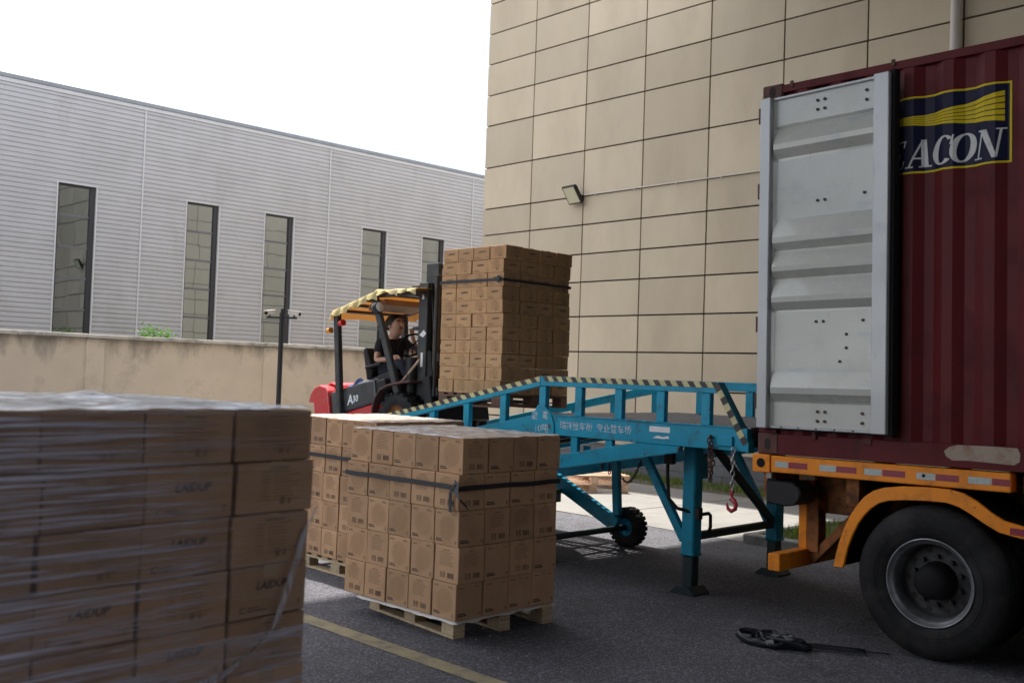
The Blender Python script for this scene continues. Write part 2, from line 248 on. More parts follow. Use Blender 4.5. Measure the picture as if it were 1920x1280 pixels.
# ------------------------------------------------------------------ mesh helpers
class MB:
    def __init__(s, o=(0, 0, 0)):
        s.v = []; s.f = []; s.m = []; s.sm = []; s.o = Vector(o)
    def add(s, vs, fs, m=0, smooth=False):
        n = len(s.v); s.v += [Vector(p) - s.o for p in vs]; s.f += [[i + n for i in f] for f in fs]; s.m += [m] * len(fs); s.sm += [smooth] * len(fs); return s
    def box(s, x0, x1, y0, y1, z0, z1, m=0):
        if x0 > x1: x0, x1 = x1, x0
        if y0 > y1: y0, y1 = y1, y0
        if z0 > z1: z0, z1 = z1, z0
        return s.add([(x0, y0, z0), (x1, y0, z0), (x1, y1, z0), (x0, y1, z0), (x0, y0, z1), (x1, y0, z1), (x1, y1, z1), (x0, y1, z1)],
                     [(0, 3, 2, 1), (4, 5, 6, 7), (0, 1, 5, 4), (1, 2, 6, 5), (2, 3, 7, 6), (3, 0, 4, 7)], m)
    def bar(s, a, b, wx, wz, side=(1, 0, 0), m=0):
        """box beam from a to b; wx across `side`, wz across the other normal"""
        a = Vector(a); b = Vector(b); d = (b - a).normalized(); sd = Vector(side); sd = (sd - d * sd.dot(d)).normalized(); up = sd.cross(d)
        vs = [p + sd * wx / 2 * i + up * wz / 2 * j for p in (a, b) for i, j in ((-1, -1), (1, -1), (1, 1), (-1, 1))]
        return s.add(vs, [(0, 1, 2, 3), (7, 6, 5, 4), (0, 4, 5, 1), (1, 5, 6, 2), (2, 6, 7, 3), (3, 7, 4, 0)], m)
    def cyl(s, a, b, r, n=16, m=0, r2=None, cap=True):
        a = Vector(a); b = Vector(b); d = (b - a).normalized(); x = d.orthogonal().normalized(); y = d.cross(x); r2 = r if r2 is None else r2
        vs = [a + (x * math.cos(t) + y * math.sin(t)) * r for t in [2 * math.pi * i / n for i in range(n)]] + [b + (x * math.cos(t) + y * math.sin(t)) * r2 for t in [2 * math.pi * i / n for i in range(n)]]
        s.add(vs, [(i, (i + 1) % n, (i + 1) % n + n, i + n) for i in range(n)], m, True)
        if cap: s.add(vs, [tuple(range(n))[::-1], tuple(range(n, 2 * n))], m)
        return s
    def tube(s, pts, r, n=8, m=0, closed=False):
        pts = [Vector(p) for p in pts]; N = len(pts); rings = []; x = None
        for i, p in enumerate(pts):
            a = pts[i - 1] if (i or closed) else p; b = pts[(i + 1) % N] if (i < N - 1 or closed) else p
            d = (b - a).normalized(); x = d.orthogonal().normalized() if x is None else (x - d * x.dot(d)).normalized(); y = d.cross(x)
            rr = r[i] if isinstance(r, (list, tuple)) else r
            rings.append([p + (x * math.cos(2 * math.pi * k / n) + y * math.sin(2 * math.pi * k / n)) * rr for k in range(n)])
        vs = [q for g in rings for q in g]; fs = []
        for i in range(N if closed else N - 1):
            j = (i + 1) % N
            fs += [(i * n + k, i * n + (k + 1) % n, j * n + (k + 1) % n, j * n + k) for k in range(n)]
        s.add(vs, fs, m, True)
        if not closed: s.add(vs, [tuple(range(n))[::-1], tuple(range((N - 1) * n, N * n))], m)
        return s
    def prism(s, poly, x0, x1, axis='x', m=0):
        """polygon in the other two coordinates, extruded along axis"""
        f = {'x': lambda t, a, b: (t, a, b), 'y': lambda t, a, b: (a, t, b), 'z': lambda t, a, b: (a, b, t)}[axis]; n = len(poly)
        vs = [f(x0, *p) for p in poly] + [f(x1, *p) for p in poly]
        return s.add(vs, [tuple(range(n))[::-1], tuple(range(n, 2 * n))] + [(i, (i + 1) % n, (i + 1) % n + n, i + n) for i in range(n)], m)
    def ribbon(s, outer, inner, x0, x1, m=0):
        """band between two polylines in y,z, extruded along x"""
        n = len(outer)
        for i in range(n - 1):
            q = [outer[i], outer[i + 1], inner[i + 1], inner[i]]
            vs = [(x0, *p) for p in q] + [(x1, *p) for p in q]
            s.add(vs, [(0, 1, 2, 3), (7, 6, 5, 4), (0, 4, 5, 1), (2, 6, 7, 3)] + ([(3, 7, 4, 0)] if i == 0 else []) + ([(1, 5, 6, 2)] if i == n - 2 else []), m)
        return s
    def lathe(s, prof, c, axis='x', n=48, m=0, smooth=True):
        """profile [(radius, offset along axis)]"""
        c = Vector(c); vs = []
        for r, t in prof:
            for k in range(n):
                a = 2 * math.pi * k / n; p = (t, r * math.cos(a), r * math.sin(a)) if axis == 'x' else ((r * math.cos(a), r * math.sin(a), t) if axis == 'z' else (r * math.cos(a), t, r * math.sin(a)))
                vs.append(c + Vector(p))
        return s.add(vs, [(i * n + k, i * n + (k + 1) % n, (i + 1) * n + (k + 1) % n, (i + 1) * n + k) for i in range(len(prof) - 1) for k in range(n)], m, smooth)
    def build(s, name, mats, parent=None, bevel=0, seg=1, wn=False, **props):
        o = bpy.data.objects.new(name, s.mesh(name, mats)); col.objects.link(o)
        if parent: o.parent = parent
        if bevel:
            b = o.modifiers.new('bevel', 'BEVEL'); b.width = bevel; b.segments = seg; b.limit_method = 'ANGLE'; b.angle_limit = R(35)
        for a, b in props.items(): o[a] = b
        return o
    def mesh(s, name, mats):
        me = bpy.data.meshes.new(name); me.from_pydata([tuple(p) for p in s.v], [], s.f)
        for mt in (mats if isinstance(mats, (list, tuple)) else [mats]): me.materials.append(MATS[mt])
        me.polygons.foreach_set('material_index', s.m); me.polygons.foreach_set('use_smooth', s.sm)
        me.update(); return me

def fixn(me):
    bm = bmesh.new(); bm.from_mesh(me); bmesh.ops.remove_doubles(bm, verts=bm.verts, dist=1e-5); bmesh.ops.recalc_face_normals(bm, faces=bm.faces); bm.to_mesh(me); bm.free()
def tag(o, label=None, cat=None, group=None, kind=None):
    if label: o['label'] = label
    if cat: o['category'] = cat
    if group: o['group'] = group
    if kind: o['kind'] = kind
    return o
def empty(name, loc, rot=(0, 0, 0), **k):
    o = bpy.data.objects.new(name, None); o.empty_display_size = .2; col.objects.link(o); o.location = loc; o.rotation_euler = rot; tag(o, **k); return o
_tc = {}
def text_geo(s, shear=0, bold=0):
    """flat letters of height about 1: (verts, faces)"""
    if (s, shear, bold) in _tc: return _tc[(s, shear, bold)]
    c = bpy.data.curves.new('t', 'FONT'); c.body = s; c.size = 1; c.shear = shear; c.offset = bold; c.resolution_u = 2; c.align_x = 'CENTER'; c.align_y = 'CENTER'
    o = bpy.data.objects.new('t', c); col.objects.link(o); dg = bpy.context.evaluated_depsgraph_get(); me = bpy.data.meshes.new_from_object(o.evaluated_get(dg))
    r = ([v.co.copy() for v in me.vertices], [tuple(p.vertices) for p in me.polygons])
    bpy.data.objects.remove(o); bpy.data.curves.remove(c); bpy.data.meshes.remove(me); _tc[(s, shear, bold)] = r; return r
def put_text(mb, s, origin, ex, ey, size, m=0, shear=0, bold=0, off=.0):
    v, f = text_geo(s, shear, bold); o = Vector(origin); ex = Vector(ex).normalized(); ey = Vector(ey).normalized(); n = ex.cross(ey)
    mb.add([o + ex * p.x * size + ey * p.y * size + n * off for p in v], f, m)
# ================================================================== SETTING
g = MB()
g.add([(-200, -200, 0), (250, -200, 0), (250, 250, 0), (-200, 250, 0)], [(0, 1, 2, 3)])
tag(g.build('ground', 'asphalt'), kind='structure')
# concrete pavement in cast slabs between the yard and the panelled building
pv = empty('pavement', (12.7, 12, 0), kind='structure')
ys = [6.75, 9.2, 11.9, 14.6, 17.3, 20.2, 23.4]
for i in range(len(ys) - 1):
    for x0, x1 in ((10.25, 12.7), (12.7, 15.1)):
        p = MB(pv.location); p.box(x0 + .006, x1 - .006, ys[i] + .006, ys[i + 1] - .006, -.04, .006 + .003 * ((i * 3 + int(x0)) % 2)); p.build('slab', 'concrete', pv)
kb = empty('kerb', (10.3, 4, 0), kind='structure')
for i in range(14):
    p = MB(kb.location); y1 = 6.7 - i * .75; p.box(10.22, 10.36, y1 - .74, y1, -.05, .11); p.build('kerbstone', 'kerb', kb, bevel=.015)
for i in range(6):
    p = MB(kb.location); x0 = 10.37 + i * .79; p.box(x0, x0 + .78, 6.6, 6.73, -.05, .10); p.build('kerbstone', 'kerb', kb, bevel=.015)
p = MB(); p.add([(10.3, -12, .06), (15.15, -12, .06), (15.15, 6.65, .07), (10.3, 6.65, .07)], [(0, 1, 2, 3)])
tag(p.build('planting_bed', 'soil'), kind='structure')
p = MB(); p.add([(14.15, 8.6, .012), (15.15, 8.6, .012), (15.15, 16.9, .012), (14.15, 16.9, .012)], [(0, 1, 2, 3)])
tag(p.build('verge', 'soil'), kind='structure')
# faded painted line on the asphalt
p = MB(); n = 60; a0, a1 = Vector((4.16, 9.0)), Vector((4.30, 2.0))
vs = []
for i in range(n + 1):
    t = i / n; c = a0.lerp(a1, t); wv = .075 + .006 * mnoise.noise((i * .7, 3, 0)); vs += [(c.x - wv + .008 * mnoise.noise((i * .9, 0, 0)), c.y, .004), (c.x + wv + .008 * mnoise.noise((i * 1.1, 9, 0)), c.y, .004)]
p.add(vs, [(2 * i, 2 * i + 1, 2 * i + 3, 2 * i + 2) for i in range(n)])
tag(p.build('painted_line', 'paint_yellow'), kind='structure')

def blades(name, n, region, h, m, zb, label=None, lean=.5):
    g = MB(); rnd = random.Random(len(name) + n)
    for _ in range(n):
        x, y = region(rnd)
        if mnoise.noise((x * 1.3, y * 1.3, 2)) < rnd.uniform(-.45, .15): continue
        hh = h * rnd.uniform(.5, 1.3); a = rnd.uniform(0, 6.28); wd = rnd.uniform(.004, .009) * (h / .1) ** .4; lx, ly = math.cos(a) * hh * lean * rnd.random(), math.sin(a) * hh * lean * rnd.random()
        px, py = -math.sin(a) * wd, math.cos(a) * wd
        g.add([(x - px, y - py, zb), (x + px, y + py, zb), (x + lx * .5 + px * .7, y + ly * .5 + py * .7, zb + hh * .6), (x + lx * .5 - px * .7, y + ly * .5 - py * .7, zb + hh * .6), (x + lx, y + ly, zb + hh)], [(0, 1, 2, 3), (3, 2, 4)])
    return tag(g.build(name, m), kind='stuff')
blades('grass', 9000, lambda r: (r.uniform(10.4, 14.9), r.uniform(2.5, 6.6)), .11, 'grass', .06)
blades('grass', 6500, lambda r: (15.1 - abs(r.gauss(0, .35)), r.uniform(8.6, 16.9)), .10, 'grass', .01)
blades('grass', 6000, lambda r: (r.uniform(8, 15), r.choice((23.3, 23.2, 23.1)) + r.uniform(-.2, .1)), .15, 'grass', .0)
# scattered grit along the kerb and edge of the slabs
g = MB(); rnd = random.Random(4)
for _ in range(1500):
    x = 10.2 + rnd.gauss(0, .12) if rnd.random() < .6 else rnd.uniform(3, 10); y = rnd.uniform(2.5, 12); s_ = rnd.uniform(.003, .011)
    g.add([(x - s_, y - s_, .0), (x + s_, y - s_ * .6, 0), (x + s_ * .7, y + s_, 0), (x - s_ * .8, y + s_ * .8, 0), (x, y, s_ * 1.1)], [(0, 1, 4), (1, 2, 4), (2, 3, 4), (3, 0, 4)])
tag(g.build('gravel', 'kerb'), kind='stuff')

# ---- panelled building on the right
bd = empty('panelled_building', (15.3, 9, 0), label='tall building clad in beige stone panels with dark open joints', cat='building')
O = bd.location
b = MB(O); b.box(15.245, 38, -22, 16.95, 0, 10.88); b.build('backing_wall', 'joint', bd)
b = MB(O); b.box(15.19, 38.05, -22, 17.03, 10.88, 11.1); b.build('parapet', 'panel', bd)
rows = [.56, .96, 1.67, 2.37, 3.08, 3.78, 4.35, 4.95, 5.54, 6.47, 7.42, 8.11, 8.82, 9.51, 10.21, 10.86]
tmp = {}
for ci in range(12):
    yc = 17.0 - 1.524 * ci
    for ri in range(len(rows) - 1):
        z0, z1 = rows[ri], rows[ri + 1]; key = round(z1 - z0, 3)
        if key not in tmp:
            m_ = MB(); m_.box(0, .045, -1.524 + .015, -.015, .015, z1 - z0 - .015); tmp[key] = m_.mesh('panel', 'panel')
        o = bpy.data.objects.new('panel', tmp[key]); col.objects.link(o); o.parent = bd
        jx = random.uniform(-.0025, .0025)
        o.location = (15.2 + jx - O.x, yc - O.y, z0 - O.z)
e_ = MB(O)
for ci in range(15):
    for ri in range(len(rows) - 1): e_.box(15.25 + 1.524 * ci + .009, 15.25 + 1.524 * (ci + 1) - .009, 16.955, 17.0, rows[ri] + .009, rows[ri + 1] - .009)
tag(e_.build('end_cladding', 'panel', bd), kind='stuff')
tm = MB(); tm.box(0, .05, -.594, 0, 0, .174); tm = tm.mesh('brick', 'plinth')
for k in range(3):
    for i in range(26):
        o = bpy.data.objects.new('brick', tm); col.objects.link(o); o.parent = bd
        o.location = (15.16 + random.uniform(-.003, .003) - O.x, 17.0 - .6 * i - (.3 if k % 2 else 0) - O.y, .005 + .18 * k)
b = MB(O); b.box(15.15, 15.25, -22, 17.0, .545, .565); b.build('plinth_cap', 'plinth', bd)
# downpipe, conduit, floodlight
p = MB((15.1, 6.4, 0)); p.cyl((15.08, 6.4, .1), (15.08, 6.4, 10.9), .078, 24)
for z in (2.2, 5.2, 8.0): p.cyl((15.08, 6.4, z), (15.08, 6.4, z + .06), .088, 24); p.box(15.08, 15.2, 6.37, 6.43, z, z + .04)
o = p.build('downpipe', 'pipe_white'); o.location = (15.1, 6.4, 0); tag(o, 'cream plastic downpipe running up the beige panelled wall', 'pipe')
p = MB((15.17, 8, 5.54)); p.cyl((15.175, 13.92, 5.55), (15.175, 1.5, 5.53), .014, 8)
for i in range(12): y = 13.6 - i; p.box(15.165, 15.2, y - .012, y + .012, 5.52, 5.565)
o = p.build('conduit', 'pipe_white'); o.location = (15.17, 8, 5.54); tag(o, 'thin white conduit running from the floodlight along the beige wall', 'conduit')
fl = empty('floodlight', (15.18, 14.0, 5.5), label='square floodlight tilted down on the beige wall', cat='floodlight')
p = MB(); p.bar((0, .0, 0), (-.16, 0, -.02), .05, .03, (0, 1, 0)); p.box(-.02, .015, -.07, .07, -.06, .06); p.build('bracket', 'black_metal', fl)
def rotated(mb, loc, eul):
    M_ = Matrix.Translation(loc) @ Euler(eul).to_matrix().to_4x4(); mb.v = [M_ @ p for p in mb.v]; return mb
fe = ((-.22, .06, .03), (0, R(-34), R(-8)))
p = MB(); p.box(.0, .06, -.20, .20, -.20, .20)
for i in range(9): y = -.17 + i * .0425; p.box(.06, .10, y - .006, y + .006, -.17, .17)
rotated(p, *fe).build('housing', 'black_metal', fl, bevel=.008)
p = MB(); p.box(-.004, .0, -.17, .17, -.17, .17); rotated(p, *fe).build('lens', 'led', fl)

# ---- corrugated factory across the yard
fc = empty('factory', (15, 27.2, 0), label='long grey corrugated metal factory with tall narrow windows', cat='factory')
O = fc.location; FY = 27.0
def siding(x0, x1, z0, z1):
    m_ = MB(O); P_ = .125; vs = []; k = int(math.floor(z0 / P_)); zz = []
    while k * P_ < z1:
        for dz, dy in ((0, 0), (.014, -.026), (.085, -.030), (.098, 0)): zz.append((k * P_ + dz, dy))
        k += 1
    zz = [(min(max(z, z0), z1), dy) for z, dy in zz]
    for z, dy in zz: vs += [(x0, FY + dy, z), (x1, FY + dy, z)]
    m_.add(vs, [(2 * i, 2 * i + 1, 2 * i + 3, 2 * i + 2) for i in range(len(zz) - 1)])
    m_.build('siding_sheet', 'siding', fc)
b = MB(O); b.box(-18, 48, FY + .12, 60, 0, 8.8); b.build('hall', 'siding', fc)
b = MB(O); b.add([(-18, FY + .0, 8.86), (48, FY + 0, 8.86), (48, 43, 10.2), (-18, 43, 10.2)], [(0, 1, 2, 3)]); b.build('roof', 'gutter', fc)
b = MB(O); b.box(-18, 48, FY - .07, FY + .1, 8.83, 8.93); b.build('gutter', 'gutter', fc)
b = MB(O); b.box(-18, 48, FY - .05, FY + .05, 8.72, 8.82); b.build('fascia', 'trim', fc)
b = MB(O); b.box(-18, 48, FY - .02, FY + .12, 0, .95); b.build('base_wall', 'coping', fc)
seams = [-6.3 - 5.98, -6.3, -.32, 5.66, 11.65, 17.63, 23.6, 29.6, 35.6, 41.6]
WZ0, WZ1 = 1.3, 6.41
for i in range(len(seams) - 1):
    s0, s1 = seams[i] + .025, seams[i + 1] - .025
    b = MB(O); b.box(seams[i] - .02, seams[i] + .02, FY - .045, FY + .02, .95, 8.72); b.build('seam_strip', 'trim', fc)
    ws = [(seams[i] + 1.3, seams[i] + 2.28), (seams[i] + 3.77, seams[i] + 4.75)]
    # window pairs stand 3.75 m and 1.27 m after each seam
    xs = [s0, ws[0][0], ws[0][1], ws[1][0], ws[1][1], s1]
    siding(s0, s1, WZ1, 8.72); siding(s0, s1, .95, WZ0)
    for a, c in ((0, 1), (2, 3), (4, 5)): siding(xs[a], xs[c], WZ0, WZ1)
    for (a, c) in ws:
        fr = MB(O)
        for xa, xb, za, zb in ((a, a + .05, WZ0, WZ1), (c - .13, c, WZ0, WZ1), (a + .05, c - .13, WZ0, WZ0 + .05), (a + .05, c - .13, WZ1 - .05, WZ1)): fr.box(xa, xb, FY + .02, FY + .13, za, zb)
        fo = fr.build('window', 'win_frame', fc)
        b = MB(O)
        for xa, xb, za, zb in ((a - .03, a - .001, WZ0, WZ1 + .03), (c + .001, c + .03, WZ0, WZ1 + .03), (a, c, WZ1 + .001, WZ1 + .03)): b.box(xa, xb, FY - .05, FY + .02, za, zb)
        b.build('trim', 'trim', fo)
        zs = [WZ0 + .05, 1.56, 2.36, 3.17, 3.98, 4.79, 5.60, WZ1 - .05]
        for k in range(len(zs) - 1):
            b = MB(O); tilt = random.uniform(-.004, .004)
            b.add([(a + .05, FY + .075, zs[k]), (c - .13, FY + .075 + tilt, zs[k]), (c - .13, FY + .075 + tilt * .6, zs[k + 1]), (a + .05, FY + .075, zs[k + 1])], [(0, 1, 2, 3)])
            b.build('pane', 'glass', fo)
            if k: b = MB(O); b.box(a + .05, c - .13, FY + .055, FY + .1, zs[k] - .03, zs[k] + .03); b.build('mullion', 'win_mull', fo)

# ---- boundary wall
bw = empty('boundary_wall', (11, 23.6, 0), label='stained rendered boundary wall with a flat weathered coping', cat='wall')
O = bw.location
pil = [-9.2, -4.65, -.1, 4.45, 9.0, 13.55, 18.1, 22.65, 27.2, 31.75]
for i in range(len(pil) - 1):
    b = MB(O); b.box(pil[i] + .42, pil[i + 1], 23.5, 23.74, 0, 2.36); b.build('rendered_panel', 'wall_render', bw)
    b = MB(O); wd = .42; b.box(pil[i], pil[i] + wd, 23.46, 23.78, 0, 2.355); b.build('pilaster', 'wall_render', bw, bevel=.01)
    n_ = 3; l_ = (pil[i + 1] - pil[i]) / n_
    for k in range(n_):
        b = MB(O); b.box(pil[i] + k * l_ + .004, pil[i] + (k + 1) * l_ - .004, 23.40, 23.84, 2.365 + random.uniform(0, .006), 2.46 + random.uniform(-.008, .006)); b.build('coping_stone', 'coping', bw, bevel=.012)

# ---- shrub behind the wall
def leafy(name, loc, rad, n, leaf, label, cat, stems=5, seed=1):
    rt = empty(name, loc, label=label, cat=cat); g = MB(); rnd = random.Random(seed); st = MB()
    cl = [Vector((rnd.gauss(0, .45) * rad[0], rnd.gauss(0, .4) * rad[1], rad[2] * rnd.uniform(.55, 1.0))) for _ in range(14)]
    for c in cl[:stems]: st.tube([(0, 0, 0), tuple(c * .5 + Vector((0, 0, .2))), tuple(c)], [.025, .015, .006], 6)
    for _ in range(n):
        c = rnd.choice(cl); p = c + Vector((rnd.gauss(0, .16), rnd.gauss(0, .16), rnd.gauss(0, .10))); q = Euler((rnd.uniform(-1, 1), rnd.uniform(-1, 1), rnd.uniform(0, 6.3))).to_matrix(); s_ = leaf * rnd.uniform(.6, 1.3)
        g.add([p + q @ Vector(t) * s_ for t in ((0, -1, 0), (.42, 0, .12), (0, 1, 0), (-.42, 0, .12))], [(0, 1, 2), (0, 2, 3)])
    tag(g.build('foliage', 'leaf', rt), kind='stuff'); st.build('stem', 'bark', rt)
leafy('shrub', (10.95, 24.3, 0), (.8, .4, 2.62), 2600, .055, 'green leafy shrub poking above the boundary wall', 'shrub')

# ---- camera pole
cp = empty('camera_pole', (11.36, 19.0, 0), label='black pole carrying two security cameras before the boundary wall', cat='camera pole')
p = MB(); p.cyl((0, 0, 0), (0, 0, 3.0), .052, 20); p.cyl((0, 0, 3), (0, 0, 3.09), .03, 12); p.box(-.14, .14, -.14, .14, 0, .02); p.build('post', 'black_metal', cp)
p = MB(); p.bar((-.235, .225, 2.90), (.235, -.225, 2.90), .04, .035, (0, 0, 1)); p.build('crossarm', 'black_metal', cp)
for sgn, ang in ((-1, R(205)), (1, R(-62))):
    M_ = Matrix.Translation((.235 * sgn * .8, -.225 * sgn * .8, 3.0)) @ Euler((0, R(8), ang)).to_matrix().to_4x4()
    p = MB(); p.box(-.13, .13, -.045, .045, -.04, .045); p.box(-.15, .16, -.052, .052, .045, .055); p.v = [M_ @ v for v in p.v]; c_ = p.build('security_camera', 'camera_white', cp, bevel=.006)
    p = MB(); p.cyl((.13, 0, 0), (.145, 0, 0), .036, 16); p.v = [M_ @ v for v in p.v]; p.build('lens', 'gasket', c_)
    p = MB(); p.cyl((.235 * sgn * .8, -.225 * sgn * .8, 2.915), (.235 * sgn * .8, -.225 * sgn * .8, 2.965), .02, 10); p.build('bracket', 'black_metal', c_)

# ---- canopy overhead shades the yard; unseen building behind the camera added to dim it
cn = empty('loading_canopy', (5, 1, 0), label='flat steel canopy roof over the loading yard, above the truck', cat='canopy'); O = cn.location
b = MB(O); b.box(-10, 15.1, -15, 10.0, 10.0, 10.12); b.build('roof_sheet', 'canopy', cn)
for x in (-9.6, -4.6, 2, 8.5, 14.6): b = MB(O); b.box(x - .1, x + .1, -15, 9.9, 9.62, 9.99); b.build('beam', 'canopy', cn)
for x in (-9.6,):
    for y in (-14.5, 9.3): b = MB(O); b.box(x - .15, x + .15, y - .15, y + .15, 0, 9.62); b.build('column', 'canopy', cn)
sb = empty('shade_building', (3, -24, 0), label='unseen dark building added behind the loading yard to dim it', cat='building'); O = sb.location
b = MB(O); b.box(-26, 15.0, -34, -21, 0, 8); b.build('wall', 'canopy', sb)
b = MB(O); b.box(-26, -7.5, -20.95, 2.2, 0, 8.6); b.build('shade_wing', 'canopy', sb)  # unseen wing added to darken the truck side
# ================================================================== CARTONS, PALLETS
def carton_mesh(name, w, d, h, kinds, seed, card='card'):
    """w along x, d along y, origin at bottom centre; kinds = print on the -x, -y, +x, +y sides"""
    rnd = random.Random(seed); j = lambda a=.002: rnd.uniform(-a, a)
    x, y = w / 2 - .0015, d / 2 - .0015; H = h - .0015
    c = [Vector((sx * x + j(), sy * y + j(), z + (j(.0015) if z else 0))) for z in (0.0, H) for sx, sy in ((-1, -1), (1, -1), (1, 1), (-1, 1))]
    bm = bmesh.new(); vv = [bm.verts.new(p) for p in c]
    for f in ((0, 3, 2, 1), (4, 5, 6, 7), (0, 1, 5, 4), (1, 2, 6, 5), (2, 3, 7, 6), (3, 0, 4, 7)): bm.faces.new([vv[i] for i in f])
    bmesh.ops.bevel(bm, geom=bm.edges[:], offset=.0035, segments=1, affect='EDGES'); bm.normal_update()
    mb = MB(); bm.verts.ensure_lookup_table(); mb.add([v.co.copy() for v in bm.verts], [[v.index for v in f.verts] for f in bm.faces], 0); bm.free()
    for k, (a, b_) in zip(kinds, ((3, 0), (0, 1), (1, 2), (2, 3))):
        A, B, C_, D = c[a], c[b_], c[b_ + 4], c[a + 4]; nn = (B - A).cross(D - A).normalized(); W = (B - A).length
        def P(s, t, o=.0014): return (A * (1 - s) + B * s) * (1 - t) + (D * (1 - s) + C_ * s) * t + nn * o
        def q(s0, t0, s1, t1, m=1): mb.add([P(s0, t0), P(s1, t0), P(s1, t1), P(s0, t1)], [(0, 1, 2, 3)], m)
        def tx(s, t, size, body, m=1, bold=0, shear=0):
            v, f = text_geo(body, shear, bold); mb.add([P(s + p.x * size / W, t + p.y * size / h) for p in v], f, m)
        if k == 'A':      # hatched disc, small heads, two dark bars
            q(.08, .87, .26, .915, 2); q(.68, .87, .90, .895, 2); q(.68, .905, .84, .93, 2)
            for i in range(-5, 6):
                o = i * .105; r2 = .34 ** 2 * 2 - o * o
                if r2 <= 0: continue
                cx, cy = .52 + o / 2, .50 - o / 2
                e = math.sqrt(max(r2, 0)) * .5; hw = .007
                s0, t0, s1, t1 = cx - e, cy - e, cx + e, cy + e
                mb.add([P(s0 + hw, t0 - hw), P(s1 + hw, t1 - hw), P(s1 - hw, t1 + hw), P(s0 - hw, t0 + hw)], [(0, 1, 2, 3)], 5)
            q(.07, .105, .36, .135, 3); q(.07, .155, .31, .18, 3); q(.86, .08, .93, .09, 1); q(.86, .10, .875, .17, 1); q(.9, .10, .915, .17, 1)
        elif k == 'B':    # block of small print, handling marks
            for i in range(9): q(.2, .82 - i * .045, .2 + rnd.uniform(.45, .62), .835 - i * .045, 2)
            q(.35, .87, .62, .90, 2)
            for i in range(8): q(.56 + i * .033, .12, .56 + i * .033 + rnd.uniform(.008, .022), .27, 1)
            for s0 in (.26, .38): q(s0, .12, s0 + .012, .28); q(s0 + .065, .12, s0 + .077, .28); q(s0, .12, s0 + .07, .135); q(s0, .265, s0 + .07, .28); q(s0 + .03, .16, s0 + .045, .25)
        elif k == 'C':    # small heads and dark bars only
            q(.08, .87, .30, .91, 2); q(.68, .87, .90, .90, 2); q(.07, .105, .42, .14, 3); q(.07, .16, .36, .19, 3); q(.86, .08, .93, .17, 2)
        elif k == 'L':    # logo carton
            tx(.52, .60, h * .215, 'LAIDUP', 3, .03, .25)
            q(.12, .12, .20, .14, 1); q(.12, .22, .20, .235, 1); q(.12, .12, .135, .235, 1); q(.22, .19, .36, .21, 1); q(.22, .13, .48, .155, 1); q(.88, .14, .92, .24, 2)
        elif k == 'T':    # table of small print
            for i in range(9):
                q(.30, .80 - i * .07, .30 + rnd.uniform(.08, .13), .82 - i * .07, 2); q(.46, .80 - i * .07, .46 + rnd.uniform(.2, .38), .82 - i * .07, 2)
            q(.42, .87, .66, .91, 2); q(.56, .15, .62, .3, 2); q(.66, .15, .70, .28, 2)
    # tape over the top seam, turning down both ends
    tw = .024
    mb.add([(-tw, -y - .0012, H - .035), (tw, -y - .0012, H - .035), (tw, -y - .0012, H + .001), (-tw, -y - .0012, H + .001), (-tw, y + .0012, H + .001), (tw, y + .0012, H + .001), (tw, y + .0012, H - .035), (-tw, y + .0012, H - .035)],
           [(0, 1, 2, 3), (3, 2, 5, 4), (4, 5, 6, 7)], 4)
    me = mb.mesh(name, [card, 'ink', 'ink_faint', 'ink_black' if name[0] == 's' else 'ink_soft', 'tape', 'ink_hatch']); me.name = name
    return me

ORD = ['top', 'second', 'third', 'fourth', 'fifth', 'sixth', 'seventh', 'eighth', 'ninth', 'tenth', 'eleventh']
def stack(corner, heading, nx, ny, nz, w, d, h, z0, meshes, descr, group, shifts, label_front, gaps=.0, jit=.006, seed=1, skip=None):
    """corner = near corner; the -x side (nx = across) and -y side face the viewer. Only cartons that show are placed."""
    rnd = random.Random(seed); cx, cy = corner; ca, sa = math.cos(heading), math.sin(heading)
    for k in range(nz):
        row = ORD[nz - 1 - k] if nz - 1 - k < len(ORD) else 'low'
        dx, dy = shifts[k] if k < len(shifts) else (0, 0)
        for i in range(nx):
            for j in range(ny):
                if not (i == 0 or j == 0 or k == nz - 1): continue
                if skip and skip(i, j, k): continue
                lx = (i + .5) * w + dx + rnd.uniform(-jit, jit); ly = (j + .5) * d + dy + rnd.uniform(-jit, jit)
                if i == 0: lx = .5 * w + dx + rnd.uniform(-jit, jit) * .8
                me = rnd.choice(meshes)
                o = bpy.data.objects.new('carton', me); col.objects.link(o)
                o.location = (cx + lx * ca - ly * sa, cy + lx * sa + ly * ca, z0 + k * h); o.rotation_euler = (0, 0, heading + R(rnd.uniform(-.9, .9)))
                tag(o, label_front(i, j, k, row), 'carton', group)

